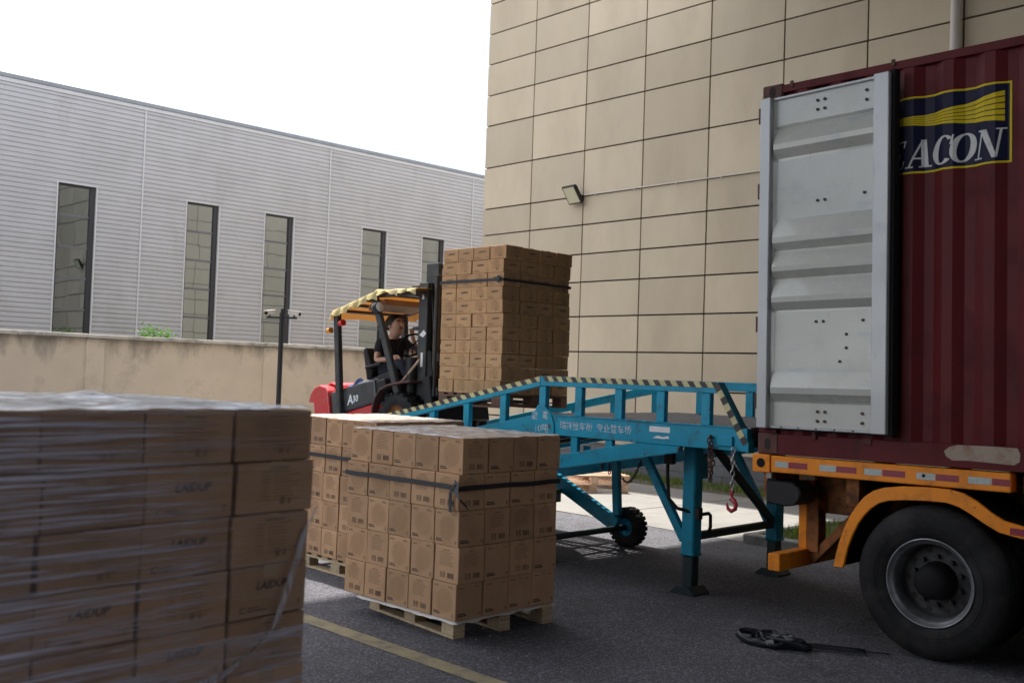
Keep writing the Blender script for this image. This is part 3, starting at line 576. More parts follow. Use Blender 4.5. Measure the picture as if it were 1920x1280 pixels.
def pallet(name, loc, rz, lx, ly, label, group=None, m='wood', H=.14, meshes={}):
    """lx along x (deck boards run along x... runners along y)"""
    rt = empty(name, loc, (0, 0, rz), label=label, cat='pallet', group=group)
    nb = 7; bw_ = .095
    def piece(nm, x0, x1, y0, y1, z0, z1):
        key = (round(x1 - x0, 3), round(y1 - y0, 3), round(z1 - z0, 3), m)
        if key not in meshes: q = MB(); q.box(-(x1 - x0) / 2, (x1 - x0) / 2, -(y1 - y0) / 2, (y1 - y0) / 2, 0, z1 - z0); meshes[key] = q.mesh(nm, m)
        o = bpy.data.objects.new(nm, meshes[key]); col.objects.link(o); o.parent = rt
        o.location = ((x0 + x1) / 2 + random.uniform(-.003, .003), (y0 + y1) / 2 + random.uniform(-.003, .003), z0)
    for i in range(nb):
        y = -ly / 2 + bw_ / 2 + i * (ly - bw_) / (nb - 1); piece('plank', -lx / 2, lx / 2, y - bw_ / 2, y + bw_ / 2, H - .02, H)
    for x in (-lx / 2 + .05, 0, lx / 2 - .05):
        piece('runner', x - .05, x + .05, -ly / 2, ly / 2, H - .04, H - .0205); piece('plank', x - .05, x + .05, -ly / 2, ly / 2, 0, .02)
        for y in (-ly / 2 + .07, 0, ly / 2 - .07): piece('block', x - .05, x + .05, y - .07, y + .07, .0205, H - .0405)
    return rt

def band(name, pts, z, hgt, label, cat='strap', mt='strap', wob=.004, seed=3, tails=None, sag=0):
    """flat strap round a rectangle (pts closed), standing just off the cartons"""
    rnd = random.Random(seed); P_ = []
    n = len(pts)
    for a in range(n):
        p, q = Vector((*pts[a], 0)), Vector((*pts[(a + 1) % n], 0))
        for i in range(8): P_.append(p.lerp(q, i / 8) + Vector((0, 0, z + rnd.uniform(-wob, wob) - sag * math.sin(math.pi * i / 8))))
    c0 = Vector((sum(p[0] for p in pts) / n, sum(p[1] for p in pts) / n, 0)); mb = MB((c0.x, c0.y, z)); N = len(P_); vs = []
    for p in P_: vs += [p - Vector((0, 0, hgt / 2)), p + Vector((0, 0, hgt / 2))]
    mb.add(vs, [(2 * i, (2 * i + 2) % (2 * N), (2 * i + 3) % (2 * N), 2 * i + 1) for i in range(N)])
    if tails:
        for path, wd in tails:
            vs = []
            for p, s_ in path: p = Vector(p); s_ = Vector(s_).normalized() * wd / 2; vs += [p - s_, p + s_]
            mb.add(vs, [(2 * i, 2 * i + 1, 2 * i + 3, 2 * i + 2) for i in range(len(path) - 1)])
    o = mb.build(name, mt); o.location = (c0.x, c0.y, z)
    sd_ = o.modifiers.new('thick', 'SOLIDIFY'); sd_.thickness = .003
    return tag(o, label, cat)

def sheet(name, corner, heading, lx, ly, z, mt, label, seed=1, amp=.012, over=.02, nx=44, ny=44, drop=.03, cat='plastic sheet', holes=()):
    """crumpled plastic film lying over the top of a stack and folding down at its rim"""
    ca, sa = math.cos(heading), math.sin(heading); cx, cy = corner; mb = MB((cx, cy, z)); vs = []
    for j in range(ny + 1):
        for i in range(nx + 1):
            u_ = -over + (lx + 2 * over) * i / nx; v_ = -over + (ly + 2 * over) * j / ny
            e = min(u_ + over, lx + over - u_, v_ + over, ly + over - v_)
            hgt = amp * (1 + mnoise.fractal((u_ * 5, v_ * 7, seed), 1.0, 2.0, 4)) * .9 + .5 * amp * abs(mnoise.noise((u_ * 17, v_ * 9, seed + 5)))
            for hx, hy, hr, hh in holes: d2 = ((u_ - hx) ** 2 / hr ** 2 + (v_ - hy) ** 2 / (hr * .35) ** 2); hgt += hh * math.exp(-d2)
            if e < .022: hgt -= drop * (1 - e / .022) * (.7 + .6 * mnoise.noise((u_ * 9, v_ * 9, 4)))
            vs.append((cx + u_ * ca - v_ * sa, cy + u_ * sa + v_ * ca, z + .002 + hgt))
    mb.add(vs, [(j * (nx + 1) + i, j * (nx + 1) + i + 1, (j + 1) * (nx + 1) + i + 1, (j + 1) * (nx + 1) + i) for j in range(ny) for i in range(nx)], 0, True)
    o = mb.build(name, mt); o.location = (cx, cy, z)
    return tag(o, label, cat)

# ---- carton kinds
sq = [carton_mesh('square_carton', .2530, .2530, .2515, k, s) for s, k in enumerate((('A', 'B', 'A', 'B'), ('B', 'C', 'B', 'A'), ('A', 'C', 'A', 'B'), ('B', 'B', 'C', 'A'), ('A', 'C', 'B', 'B')))]
lo = [carton_mesh('logo_carton', .2695, .2465, .146, k, s + 20, 'card_pale') for s, k in enumerate((('L', 'T', 'L', 'T'), ('T', 'L', 'T', 'L'), ('T', 'T', 'L', 'L'), ('L', 'L', 'T', 'T')))]
lf = [carton_mesh('logo_carton', .2645, .2645, .146, k, s + 40, 'card') for s, k in enumerate((('L', 'T', 'L', 'T'), ('T', 'L', 'T', 'L'), ('T', 'T', 'L', 'L'), ('L', 'L', 'T', 'T')))]

def lab(stackname, first='-x'):
    num = ['first', 'second', 'third', 'fourth', 'fifth', 'sixth']
    def f(i, j, k, row):
        if i == 0 and j == 0: return f'near corner carton, {row} layer of {stackname}'
        if j == 0: return f'{row} layer carton of {stackname}, {num[i]} along its shaded end'
        if i == 0: return f'{row} layer carton of {stackname}, {num[j]} along its long face'
        return f'{row} layer carton of {stackname}, {num[i]} across and {num[j]} back'
    return f

# ---- middle pallet, bound with a dark strap
MH = R(2.2); PH = R(-4.0)
pallet('pallet', (4.715 + .465 * math.cos(PH) - .55 * math.sin(PH), 5.43 + .465 * math.sin(PH) + .55 * math.cos(PH), 0), PH, .93, 1.10, 'pale wooden pallet under the strapped middle stack of square cartons', 'pallets under the carton stacks')
mshift = [(0, 0), (.004, -.005), (.007, .004), (.004, .012), (.035, .02)]
MC = (4.655, 5.345)
stack(MC, MH, 4, 5, 5, .2575, .2575, .2525, .146, sq, '', 'square printed cartons', mshift, lab('the strapped middle stack'), jit=.004, seed=5)
p = MB(); 
o = sheet('slip_sheet', (4.665, 5.355), MH, 1.005, 1.10, .1405, 'slip_sheet', 'thin white slip sheet between the middle pallet and its cartons', seed=9, amp=.0012, over=.020, nx=44, ny=44, drop=.024, cat='slip sheet')
def loc2(c, hd_, x, y, z=0): return Vector((c[0] + x * math.cos(hd_) - y * math.sin(hd_), c[1] + x * math.sin(hd_) + y * math.cos(hd_), z))
def rect(c, hd_, x0, y0, x1, y1): return [tuple(loc2(c, hd_, *p)[:2]) for p in ((x0, y0), (x1, y0), (x1, y1), (x0, y1))]
zb = .146 + 3.64 * .2525
kn = loc2(MC, MH, -.012, .03, zb)
band('strap', rect(MC, MH, -.010, -.010, 1.045, 1.305), zb, .034, 'dark strap knotted round the second layer of the middle carton stack', tails=[
    ([(kn, (0, 0, 1)), (kn + Vector((-.02, .03, -.03)), (0, 1, .4)), (kn + Vector((-.012, .045, -.10)), (0, 1, 0)), (kn + Vector((-.012, .035, -.17)), (0, 1, 0))], .034),
    ([(kn + Vector((-.008, -.02, .045)), (0, 1, .5)), (kn + Vector((-.018, -.02, 0)), (0, 1, .6)), (kn + Vector((-.03, -.055, -.06)), (0, 1, .8)), (kn + Vector((.01, -.11, -.12)), (0, 1, 1))], .06),
    ([(kn + Vector((.0, .01, .02)), (0, 1, .5)), (kn + Vector((-.02, -.01, .0)), (0, 0, 1)), (kn + Vector((.0, -.03, -.02)), (0, 0, 1))], .055)])
sheet('plastic_sheet', loc2(MC, MH, .035, .02)[:2], MH, 1.03, 1.287, .146 + 5 * .2525, 'film_cover', 'crumpled clear plastic sheet over the middle carton stack', seed=2, amp=.007, over=.006, drop=.009, holes=((.6, .35, .14, .018), (.3, .8, .2, .02)))

# ---- rear pallet, half hidden behind the middle one
RH = R(.5); RC = (5.275, 7.20)
pallet('pallet', (RC[0] + .46 * math.cos(RH) - .57 * math.sin(RH) + .03, RC[1] + .46 * math.sin(RH) + .57 * math.cos(RH), 0), RH, .93, 1.10, 'pale wooden pallet under the rear carton stack behind the middle one', 'pallets under the carton stacks')
stack(RC, RH, 4, 5, 5, .2575, .2575, .2525, .146, sq, '', 'square printed cartons', [(0, 0), (.005, 0), (.0, .004), (.01, 0), (.015, .01)], lab('the half hidden rear stack'), jit=.004, seed=8)
zb = .146 + 3.62 * .2525
band('strap', rect(RC, RH, -.010, -.01, 1.045, 1.305), zb, .034, 'dark strap round the second layer of the rear carton stack', seed=4)
sheet('plastic_sheet', loc2(RC, RH, .01, .01)[:2], RH, 1.03, 1.287, .146 + 5 * .2525, 'film_cover', 'crumpled clear plastic sheet over the rear carton stack', seed=6, amp=.007, over=.006, drop=.009)

# ---- foreground stack in stretch film (its -y face turns to the camera)
FH = R(5.2); FW = .2677; FCN = (1.670, 2.591); FZ = .128; FC = tuple(loc2(FCN, FH, -5 * FW, 0)[:2])
pallet('pallet', tuple(loc2(FCN, FH, -2.5 * FW, .56, 0)), FH, 1.25, 1.1, 'wooden pallet under the large film wrapped stack at the front', 'pallets under the carton stacks', H=.125)
def labf(i, j, k, row):
    num = ['rightmost', 'second from the right', 'third from the right', 'fourth from the right', 'leftmost']
    a = num[4 - i]
    if j == 0: return f'{row} layer carton of the film wrapped front stack, {a}, near face'
    if k == 10: return f'top layer carton of the film wrapped front stack, {a}, row {["one","two","three","four"][j]} back'
    if i == 0: return f'outer side carton of the film wrapped front stack, {row} layer, row {["one","two","three","four"][j]}'
    return f'side carton of the film wrapped front stack, {row} layer, row {["one","two","three","four"][j]} back'
fs = [(random.uniform(-.004, .004), random.uniform(-.004, .004)) for _ in range(11)]; fs[9] = (.006, -.004); fs[10] = (.0, .002)
rnd = random.Random(31)
for k in range(11):
    for i in range(5):
        for j in range(4):
            if not (j == 0 or k == 10 or i in (0, 4)): continue
            me = lf[{(4, 7): 1, (3, 9): 1, (3, 8): 1, (3, 6): 1, (2, 7): 1, (2, 4): 1, (4, 5): 1, (1, 6): 1, (3, 4): 1, (0, 8): 1}.get((i, k), 0 if (i + k) % 2 else 2)] if j == 0 else lf[0]
            o = bpy.data.objects.new('carton', me); col.objects.link(o)
            o.location = loc2(FC, FH, (i + .5) * FW + fs[k][0] + rnd.uniform(-.003, .003), (j + .5) * FW + fs[k][1] + (rnd.uniform(-.003, .003)), FZ + k * .147); o.rotation_euler = (0, 0, FH + R(rnd.uniform(-.5, .5)))
            tag(o, labf(i, j, k, ORD[10 - k]), 'carton', 'logo cartons in the film wrapped front stack')
def film_face(name, x0, x1, z0, z1, mt, label, seed, y=-.012, nx=60, nz=60, amp=.006, edge=None, group=None):
    mb = MB(loc2(FC, FH, x1, y, z1)); vs = []
    M_ = lambda a, b, c: loc2(FC, FH, a, b, c)
    for j in range(nz + 1):
        for i in range(nx + 1):
            a = x0 + (x1 - x0) * i / nx; c = z0 + (z1 - z0) * j / nz
            b = y - amp * abs(mnoise.noise((a * 2.2, c * 22, seed))) - amp * .4 * mnoise.noise((a * 6, c * 40, seed))
            vs.append(M_(a, b, c))
    mb.add(vs, [(j * (nx + 1) + i, j * (nx + 1) + i + 1, (j + 1) * (nx + 1) + i + 1, (j + 1) * (nx + 1) + i) for j in range(nz) for i in range(nx)], 0, True)
    # keep the material's own coordinates along the face
    o = mb.build(name, mt); me = o.data
    inv = Matrix.Rotation(-FH, 4, 'Z'); 
    for v in me.vertices: v.co = inv @ v.co
    o.location = mb.o; o.rotation_euler = (0, 0, FH)
    return tag(o, label, 'stretch film', group)
film_face('stretch_film', -.02, 1.342, .95, 1.742, 'film_side', 'clear stretch film wound round the upper part of the large front stack', 3, nx=80, nz=120)
film_face('stretch_film', -.02, 1.342, .14, 1.12, 'film_low', 'clear stretch film wound thinly round the lower part of the large front stack', 8, nx=80, nz=80)
# loose tail of film pulled diagonally down the right corner
mb = MB((0, 0, 0)); pa = [loc2(FCN, FH, a, -.02, c) for a, c in ((.005, 1.46), (-.03, 1.40), (-.065, 1.30), (-.10, 1.20), (-.13, 1.13), (-.22, 1.06), (-.32, 1.01), (-.5, .97))]
wds = [.012, .03, .036, .03, .03, .06, .09, .11]; vs = []
for p_, w_ in zip(pa, wds): 
    for t in (-1, -.5, 0, .5, 1): vs.append(p_ + Vector((w_ * t * .5 * math.cos(FH), w_ * t * .5 * math.sin(FH), w_ * .35 * t)) + Vector((0, -.006 * (t * 3 % 2), 0)))
mb.add([v - pa[0] for v in vs], [(5 * i + k, 5 * i + k + 1, 5 * i + k + 6, 5 * i + k + 5) for i in range(len(pa) - 1) for k in range(4)], 0, True)
o = mb.build('film_strip', 'film_tail'); o.location = pa[0]; tag(o, 'loose twisted strip of stretch film hanging down the front stack corner', 'stretch film')
sheet('plastic_sheet', tuple(FC), FH, 5 * FW, 4 * FW, FZ + 11 * .147, 'film_top', 'crumpled plastic film sheet over the large front carton stack', seed=12, amp=.0055, drop=.006, over=.003, nx=120, ny=90, holes=((.98, .66, .10, .022), (.60, .62, .12, .012)))

# ---- empty pallets lying on the pavement behind the ramp
for k in range(2):
    pallet('pallet', (12.62, 11.35, .01 + k * .142), R(-34 + 3 * k), 1.15, 1.2, ['lower empty pallet of the two stacked on the sunlit pavement', 'upper empty pallet of the two stacked on the sunlit pavement'][k], 'empty pallets on the pavement', m='wood_pink')
# ================================================================== RAMP, CONTAINER, TRAILER (built square to the truck, which stands 1.9 degrees off the yard axes)
TA = R(1.9)
def TW(u, v, z=0): return Vector((u * math.cos(TA) - v * math.sin(TA), u * math.sin(TA) + v * math.cos(TA), z))
def chain(mb, pts, pitch=.032, r=.0045, m=0):
    """links strung along a polyline, every other one turned"""
    pts = [Vector(p) for p in pts]; L_ = [(pts[i + 1] - pts[i]).length for i in range(len(pts) - 1)]; T_ = sum(L_); n = max(2, int(T_ / pitch)); k = 0
    def at(s):
        for i, l in enumerate(L_):
            if s <= l or i == len(L_) - 1: return pts[i].lerp(pts[i + 1], s / l), (pts[i + 1] - pts[i]).normalized()
            s -= l
    for i in range(n):
        p, d = at((i + .5) * T_ / n); a = d.orthogonal().normalized(); b = d.cross(a); x = a if i % 2 else b
        ring = [p + d * math.sin(t) * pitch * .68 + x * math.cos(t) * pitch * .36 for t in [2 * math.pi * q / 10 for q in range(10)]]
        mb.tube(ring, r, 5, m, closed=True)

# ------------------------------------------------------------------ yard ramp
RO = Vector((8.3, 5.05, 0))
rp_ = empty('yard_ramp', TW(8.3, 5.05), (0, 0, TA), label='teal mobile yard ramp with hazard striped rails leading up to the container', cat='yard ramp')
def rb(m, f, name='beam', bevel=.004): b = MB(RO); f(b); return b.build(name, m, rp_, bevel=bevel)
SL = .205; VK = 6.60
def railz(v): return 1.862 if v <= VK else 1.862 - SL * (v - VK)
def beamz(v): return 1.495 if v <= VK else 1.495 - SL * (v - VK)
VE = 13.8
for sd_, (ua, ub) in (('near', (7.15, 7.22)), ('far', (9.38, 9.45))):
    near = sd_ == 'near'; fs_ = -1 if near else 1; uf = ua if near else ub
    V0 = 4.335
    rb('teal', lambda b: b.prism([(V0, 1.31), (VK + .03, 1.31), (VK + .03, 1.495), (V0, 1.495)], ua, ub), 'beam')
    rb('teal', lambda b: b.prism([(VK + .031, 1.325), (VK + .031, 1.495), (VE, beamz(VE)), (VE, beamz(VE) - .17)], ua + .001, ub - .001), 'beam')
    rb('teal', lambda b: b.box(ua - (.012 if near else -.0), ub + (.0 if near else .012), V0 + .12, VK, 1.4955, 1.503), 'flange', 0)
    rb('teal', lambda b: b.prism([(4.62 if near else V0, 1.768), (VK, 1.768), (VK, 1.862), (4.62 if near else V0, 1.862)], ua, ub), 'top_rail')
    rb('teal', lambda b: b.prism([(VK + .001, 1.768), (VK + .001, 1.862), (12.6, railz(12.6)), (12.6, railz(12.6) - .094)], ua + .001, ub - .001), 'top_rail')
    if near: rb('teal', lambda b: b.prism([(4.75, 1.862), (4.618, 1.862), (4.32, 1.385), (4.32, 1.30), (4.334, 1.30), (4.44, 1.50), (4.63, 1.80)], ua - .002, ub + .02), 'end_brace')
    vv_ = [4.74, 5.20, 5.66, 6.13, 6.58, 7.11, 7.64, 8.17, 8.70, 9.23, 9.76, 10.3, 10.85, 11.4, 11.95, 12.5]
    if not near: vv_ = [4.40, 5.68] + [6.3, 6.9, 7.5, 8.1, 8.7, 9.3, 9.9, 10.5, 11.1, 11.7, 12.3]
    for v in vv_:
        wv = .085 if near else .09
        rb('teal', lambda b: b.prism([(v - wv / 2, beamz(v) + (.0085 if v < VK - .1 else -.01)), (v + wv / 2, beamz(v + wv / 2) + (.0085 if v < VK - .1 else -.01)), (v + wv / 2, railz(v + wv / 2) - .095), (v - wv / 2, railz(v - wv / 2) - .095)], ua + .008, ub - .004), 'upright')
    # lower chord and its struts
    rb('teal', lambda b: b.prism([(4.98, 1.309), (5.45, 1.309), (10.2, 1.31 - .195 * 4.85), (10.2, 1.31 - .195 * 4.85 - .1), (5.0, 1.235 + .02)], ua + .004, ub - .004), 'lower_chord')
    for v in (5.76, 6.17, 7.0, 7.9, 8.8):
        zc = 1.31 - .195 * (v - 5.35)
        rb('teal', lambda b: b.prism([(v - .04, zc), (v + .04, zc), (v + .04, beamz(v) - .19 if v > VK else 1.309), (v - .04, beamz(v) - .19 if v > VK else 1.309)], ua + .012, ub - .008), 'strut')
# hazard tape: slanted bars along the near rail and down its end
def hazard(p0, p1, n, wdt, slant, uf, off0=0):
    """bars along p0->p1 (v,z), hanging wdt below the line"""
    d = Vector((p1[0] - p0[0], p1[1] - p0[1])); l = d.length; d /= l; nrm = Vector((d.y, -d.x)); 
    if nrm.y > 0: nrm = -nrm
    y_ = MB(RO); k_ = MB(RO)
    for i in range(n):
        a, b_ = l * i / n, l * (i + 1) / n
        q = []
        for s_, t in ((a, 0), (b_, 0), (b_, 1), (a, 1)):
            ss = min(max(s_ - slant * t, 0), l); P_ = Vector(p0) + d * ss + nrm * wdt * t; q.append((uf, P_.x, P_.y))
        (y_ if i % 2 else k_).add(q, [(0, 1, 2, 3)])
    y_.build('hazard_mark', 'haz_yellow', rp_); k_.build('hazard_mark', 'haz_black', rp_)
hazard((6.58, 1.861), (4.63, 1.861), 33, .048, -.035, 7.1475)
hazard((12.5, railz(12.5) - .001), (6.62, railz(6.62) - .001), 90, .048, -.035, 7.1485)
hazard((4.615, 1.855), (4.325, 1.385), 9, .052, .0, 7.145)
# load plate and painted words
b = MB(RO); b.prism([(6.40, 1.305), (6.72, 1.305), (6.745, 1.37), (6.68, 1.49), (6.62, 1.585), (6.54, 1.585), (6.455, 1.52), (6.405, 1.42)], 7.138, 7.1495); pl_ = b.build('load_plate', 'teal', rp_, bevel=.003)
b = MB(RO)
put_text(b, '載', (7.1375, 6.655, 1.475), (0, -1, 0), (0, 0, 1), .085); put_text(b, '重', (7.1375, 6.52, 1.485), (0, -1, 0), (0, 0, 1), .085); put_text(b, '10吨', (7.1375, 6.565, 1.362), (0, -1, 0), (0, 0, 1), .092)
b.build('lettering', 'letter_white', pl_)
b = MB(RO); v = 6.30
for ch in '瑞祥登车桥 专业登车桥':
    if ch != ' ': put_text(b, ch, (7.1485, v, 1.405), (0, -1, 0), (0, 0, 1), .082)
    v -= .080 if ch != ' ' else .045
b.build('lettering', 'letter_white', rp_)
b = MB(RO); b.add([(7.1485, 5.30, 1.415), (7.1485, 5.085, 1.415), (7.1485, 5.085, 1.462), (7.1485, 5.30, 1.462)], [(0, 1, 2, 3)])
b.add([(7.1485, *p) for p in ((5.28, 1.395), (5.24, 1.378), (5.21, 1.385), (5.16, 1.376), (5.10, 1.388), (5.09, 1.366), (5.16, 1.360), (5.27, 1.362), (5.23, 1.374))], [(0, 1, 8), (1, 2, 8), (2, 3, 7, 8), (3, 4, 5, 6), (3, 6, 7)]); b.build('sticker', 'sticker_white', rp_)
rb('teal', lambda b: b.box(7.128, 7.1495, 4.46, 4.60, 1.345, 1.425), 'bracket')
# deck: open steel grating on stringers
g = MB(RO); v = 4.36
while v < VE:
    z = beamz(v) - .014; g.bar((7.222, v, z), (9.378, v, z), .05, .028, (0, 0, 1)); v += .062
for k in range(1, 14):
    u = 7.22 + k * 2.16 / 14; g.bar((u, 4.36, 1.47), (u, VK, 1.47), .012, .02, (1, 0, 0)); g.bar((u, VK, 1.47), (u, VE, beamz(VE) - .025), .012, .02, (1, 0, 0))
tag(g.build('deck_grating', 'deck_steel', rp_), kind='stuff')
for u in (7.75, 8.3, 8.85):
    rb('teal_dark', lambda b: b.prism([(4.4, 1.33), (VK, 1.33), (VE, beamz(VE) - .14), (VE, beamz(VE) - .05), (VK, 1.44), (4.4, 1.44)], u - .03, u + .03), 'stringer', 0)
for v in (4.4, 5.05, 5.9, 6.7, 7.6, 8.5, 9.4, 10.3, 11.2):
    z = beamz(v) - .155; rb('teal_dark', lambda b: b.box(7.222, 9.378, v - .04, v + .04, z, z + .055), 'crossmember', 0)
rb('gasket', lambda b: b.prism([(4.33, 1.36), (4.33, 1.492), (3.75, 1.512), (3.75, 1.49), (4.2, 1.46)], 7.28, 9.30), 'lip_plate')
# support legs
for u, w_ in ((7.58, 0), (9.01, 1)):
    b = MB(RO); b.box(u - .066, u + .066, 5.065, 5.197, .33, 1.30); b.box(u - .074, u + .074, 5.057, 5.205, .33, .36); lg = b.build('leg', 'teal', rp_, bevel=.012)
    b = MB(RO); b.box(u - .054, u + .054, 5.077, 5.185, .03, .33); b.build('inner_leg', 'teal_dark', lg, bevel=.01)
    b = MB(RO); b.prism([(5.01, .0), (5.26, .0), (5.26, .015), (5.19, .07), (5.07, .07), (5.01, .015)], u - .12, u + .12); b.build('foot_plate', 'teal_dark', lg)
    b = MB(RO); b.box(u + (.067 if not w_ else -.17), u + (.17 if not w_ else -.067), 5.08, 5.18, 1.0, 1.22); b.build('jack_box', 'teal', lg, bevel=.01)
rb('teal_dark', lambda b: b.box(7.647, 8.943, 5.10, 5.165, .46, .525), 'crossbar')
rb('teal_dark', lambda b: b.bar((7.85, 5.08, 1.27), (8.94, 5.12, .52), .05, .07, (0, 1, 0)), 'brace')
for u in (7.5, 9.05): rb('teal', lambda b: b.bar((u + (.02 if u < 8 else -.02), 5.66, 1.24), (u + (.05 if u < 8 else -.03), 5.18, .46), .06, .075, (1, 0, 0)), 'brace')
rb('rubber_hose', lambda b: b.tube([(7.46, 5.32, 1.18), (7.45, 5.31, 1.0), (7.45, 5.29, .82), (7.48, 5.22, .74), (7.56, 5.03, .70), (7.66, 5.01, .705), (7.72, 5.03, .68), (7.74, 5.04, .58), (7.75, 5.06, .53)], .016, 8), 'hose', 0)
rb('black_metal', lambda b: b.box(7.44, 7.50, 5.26, 5.35, 1.12, 1.24), 'valve'); rb('black_metal', lambda b: b.box(7.51, 7.57, 5.01, 5.056, .66, .76), 'valve')
# chains and the red hook on the near side
b = MB(RO); b.tube([(7.10, 4.66, 1.40), (7.12, 4.66, 1.42), (7.145, 4.66, 1.40)], .012, 8); chain(b, [(7.10, 4.66, 1.40), (7.10, 4.655, 1.22), (7.10, 4.635, 1.05)], .036, .0065); chain(b, [(7.115, 4.65, 1.38), (7.12, 4.63, 1.2), (7.115, 4.655, 1.06)], .036, .0065); b.build('chain', 'rust', rp_)
b = MB(RO); chain(b, [(7.12, 4.44, 1.34), (7.12, 4.445, .97)], .042, .006); b.build('chain', 'steel', rp_)
hk = [(0, .13), (0, .095), (.006, .075), (.03, .055), (.043, .02), (.035, -.015), (.0, -.035), (-.03, -.018), (-.04, .008), (-.036, .03)]
b = MB(RO); b.tube([(7.12, 4.445 - y * 1.0, .865 + z) for y, z in hk], [.014, .012, .011, .013, .017, .017, .017, .014, .009, .004], 8); b.tube([(7.12, 4.445 + .016 * math.cos(t), .985 + .016 * math.sin(t)) for t in [i * .785 for i in range(8)]], .007, 6, closed=True); b.bar((7.11, 4.46, .93), (7.11, 4.418, .893), .004, .012, (1, 0, 0)); b.build('hook', 'hook_red', rp_)
b = MB(RO); cat_ = lambda v0, v1, z, s: [(9.36, v0 + (v1 - v0) * t / 8, z - s * (1 - ((t - 4) / 4) ** 2)) for t in range(9)]
chain(b, cat_(7.42, 7.05, .93, .26), .036, .006); chain(b, [(9.36, 7.5, .93), (9.36, 7.5, .74)], .036, .006); chain(b, [(9.36, 7.62, .93), (9.36, 7.61, .78)], .036, .006); b.build('chain', 'rust', rp_)
# undercarriage
for u in (7.72, 8.88):
    rb('teal', lambda b: b.bar((u, 8.25, .82), (u, 6.98, .25), .06, .16, (1, 0, 0)), 'axle_arm')
    rb('teal', lambda b: b.bar((u + .02, 7.05, 1.06), (u + .02, 7.0, .36), .07, .085, (1, 0, 0)), 'post')
rb('teal_dark', lambda b: b.box(7.76, 8.84, 7.78, 7.86, .42, .56), 'crossbar')
rb('teal_dark', lambda b: b.cyl((7.5, 6.98, .215), (9.1, 6.98, .215), .032, 12), 'axle', 0)
for u, sg in ((7.52, -1), (9.07, 1)):
    b = MB(RO); b.lathe([(.10, -.06), (.15, -.075), (.195, -.07), (.205, -.05), (.205, .05), (.195, .07), (.15, .075), (.10, .06)], (u, 6.98, .218), n=40)
    for k in range(22):
        for s_ in (-1, 1):
            a = 2 * math.pi * (k + (.5 if s_ > 0 else 0)) / 22; ca, sa = math.cos(a), math.sin(a); u0, u1 = (u - .072, u - .004) if s_ < 0 else (u + .004, u + .072)
            pts_ = [(r_, t) for r_ in (.2, .219) for t in (-.062, .062)]; vs = []
            for uu in (u0, u1):
                for r_, t in ((.198, -.11), (.2185, -.09), (.2185, .09), (.198, .11)): aa = a + t; vs.append((uu, 6.98 + r_ * math.sin(aa), .218 + r_ * math.cos(aa)))
            b.add(vs, [(0, 1, 2, 3), (7, 6, 5, 4), (0, 4, 5, 1), (1, 5, 6, 2), (2, 6, 7, 3)])
    tw_ = b.build('wheel', 'tyre', rp_)
    b = MB(RO); b.lathe([(.11, -.05), (.10, -.03), (.045, -.02), (.04, -.05), (.0, -.055)], (u, 6.98, .218), n=24); b.build('rim', 'teal', tw_)

# ------------------------------------------------------------------ container
PI_ = R(-.75)
CO = Vector((8.31, 4.2, 0))
ct = empty('shipping_container', TW(8.31, 4.2, 1.3145), (PI_, 0, TA), label='maroon corrugated shipping container with its pale door folded open against the side', cat='shipping container')
def cb(m, f, name, bevel=.004, parent=None): b = MB(CO); f(b); return b.build(name, m, parent or ct, bevel=bevel)
U0, U1, V1_, VEND = 7.091, 9.529, 4.2, -7.99
def corr(v):
    t = (4.03 - v) % .278
    return .036 if t < .068 else (.036 * (1 - (t - .068) / .070) if t < .138 else (0 if t < .208 else .036 * (t - .208) / .070))
brk = []
k = 0
while True:
    base = 4.03 - .278 * k
    brk += [base, base - .068, base - .138, base - .208]; k += 1
    if base < VEND + .3: break
def side_skin(uw, sg):
    b = MB(CO); vs = []
    for v in brk:
        for z in (.162, 2.83): vs.append((uw + sg * corr(v - 1e-6), v, z))
    b.add(vs, [(2 * i, 2 * i + 1, 2 * i + 3, 2 * i + 2) for i in range(len(brk) - 1)]); return b
side_skin(U0 + .004, 1).build('side_panel', 'maroon', ct); side_skin(U1 - .004, -1).build('side_panel', 'maroon', ct)
for ua, ub in ((U0, U0 + .06), (U1 - .06, U1)):
    cb('maroon', lambda b: b.box(ua, ub, VEND, V1_ - .17, .002, .162), 'bottom_rail'); cb('maroon', lambda b: b.box(ua, ub, VEND, V1_ - .17, 2.83, 2.893), 'top_rail')
    cb('maroon', lambda b: b.box(ua + .002, ub + .06 if ua < 8 else ub - .002, V1_ - .16, V1_ - .005, .166, 2.79), 'corner_post')
    cb('maroon', lambda b: b.box(ua, ub, VEND, VEND + .1, .163, 2.83), 'corner_post')
cb('maroon', lambda b: b.box(U0 + .05, U1 - .05, VEND, V1_ - .1, 2.84, 2.875), 'roof_panel'); cb('maroon_rust', lambda b: b.box(U0 + .06, U1 - .06, VEND, V1_, .06, .17), 'floor'); cb('maroon', lambda b: b.box(U0 + .06, U1 - .06, VEND, VEND + .05, .17, 2.84), 'end_wall')
cb('maroon', lambda b: b.box(U0 + .18, U1 - .18, V1_ - .12, V1_ - .005, 2.78, 2.885), 'door_header')
for ua in (U0 - .003, U1 - .159):
    for va in (V1_ - .175, VEND - .003):
        for za in (0, 2.79):
            h_ = .165 if za == 0 else .118
            q = cb('maroon_rust', lambda b: b.box(ua, ua + .162, va, va + .178, za, za + h_), 'corner_casting', .01)
            uo = ua - .002 if ua < 8 else ua + .164
            cb('hole_dark', lambda b: b.add([(uo, va + .09 + .028 * math.cos(t), za + h_ * .48 + (.045) * math.sin(t)) for t in [i * .524 for i in range(12)]], [tuple(range(12))]), 'slot', 0, q)
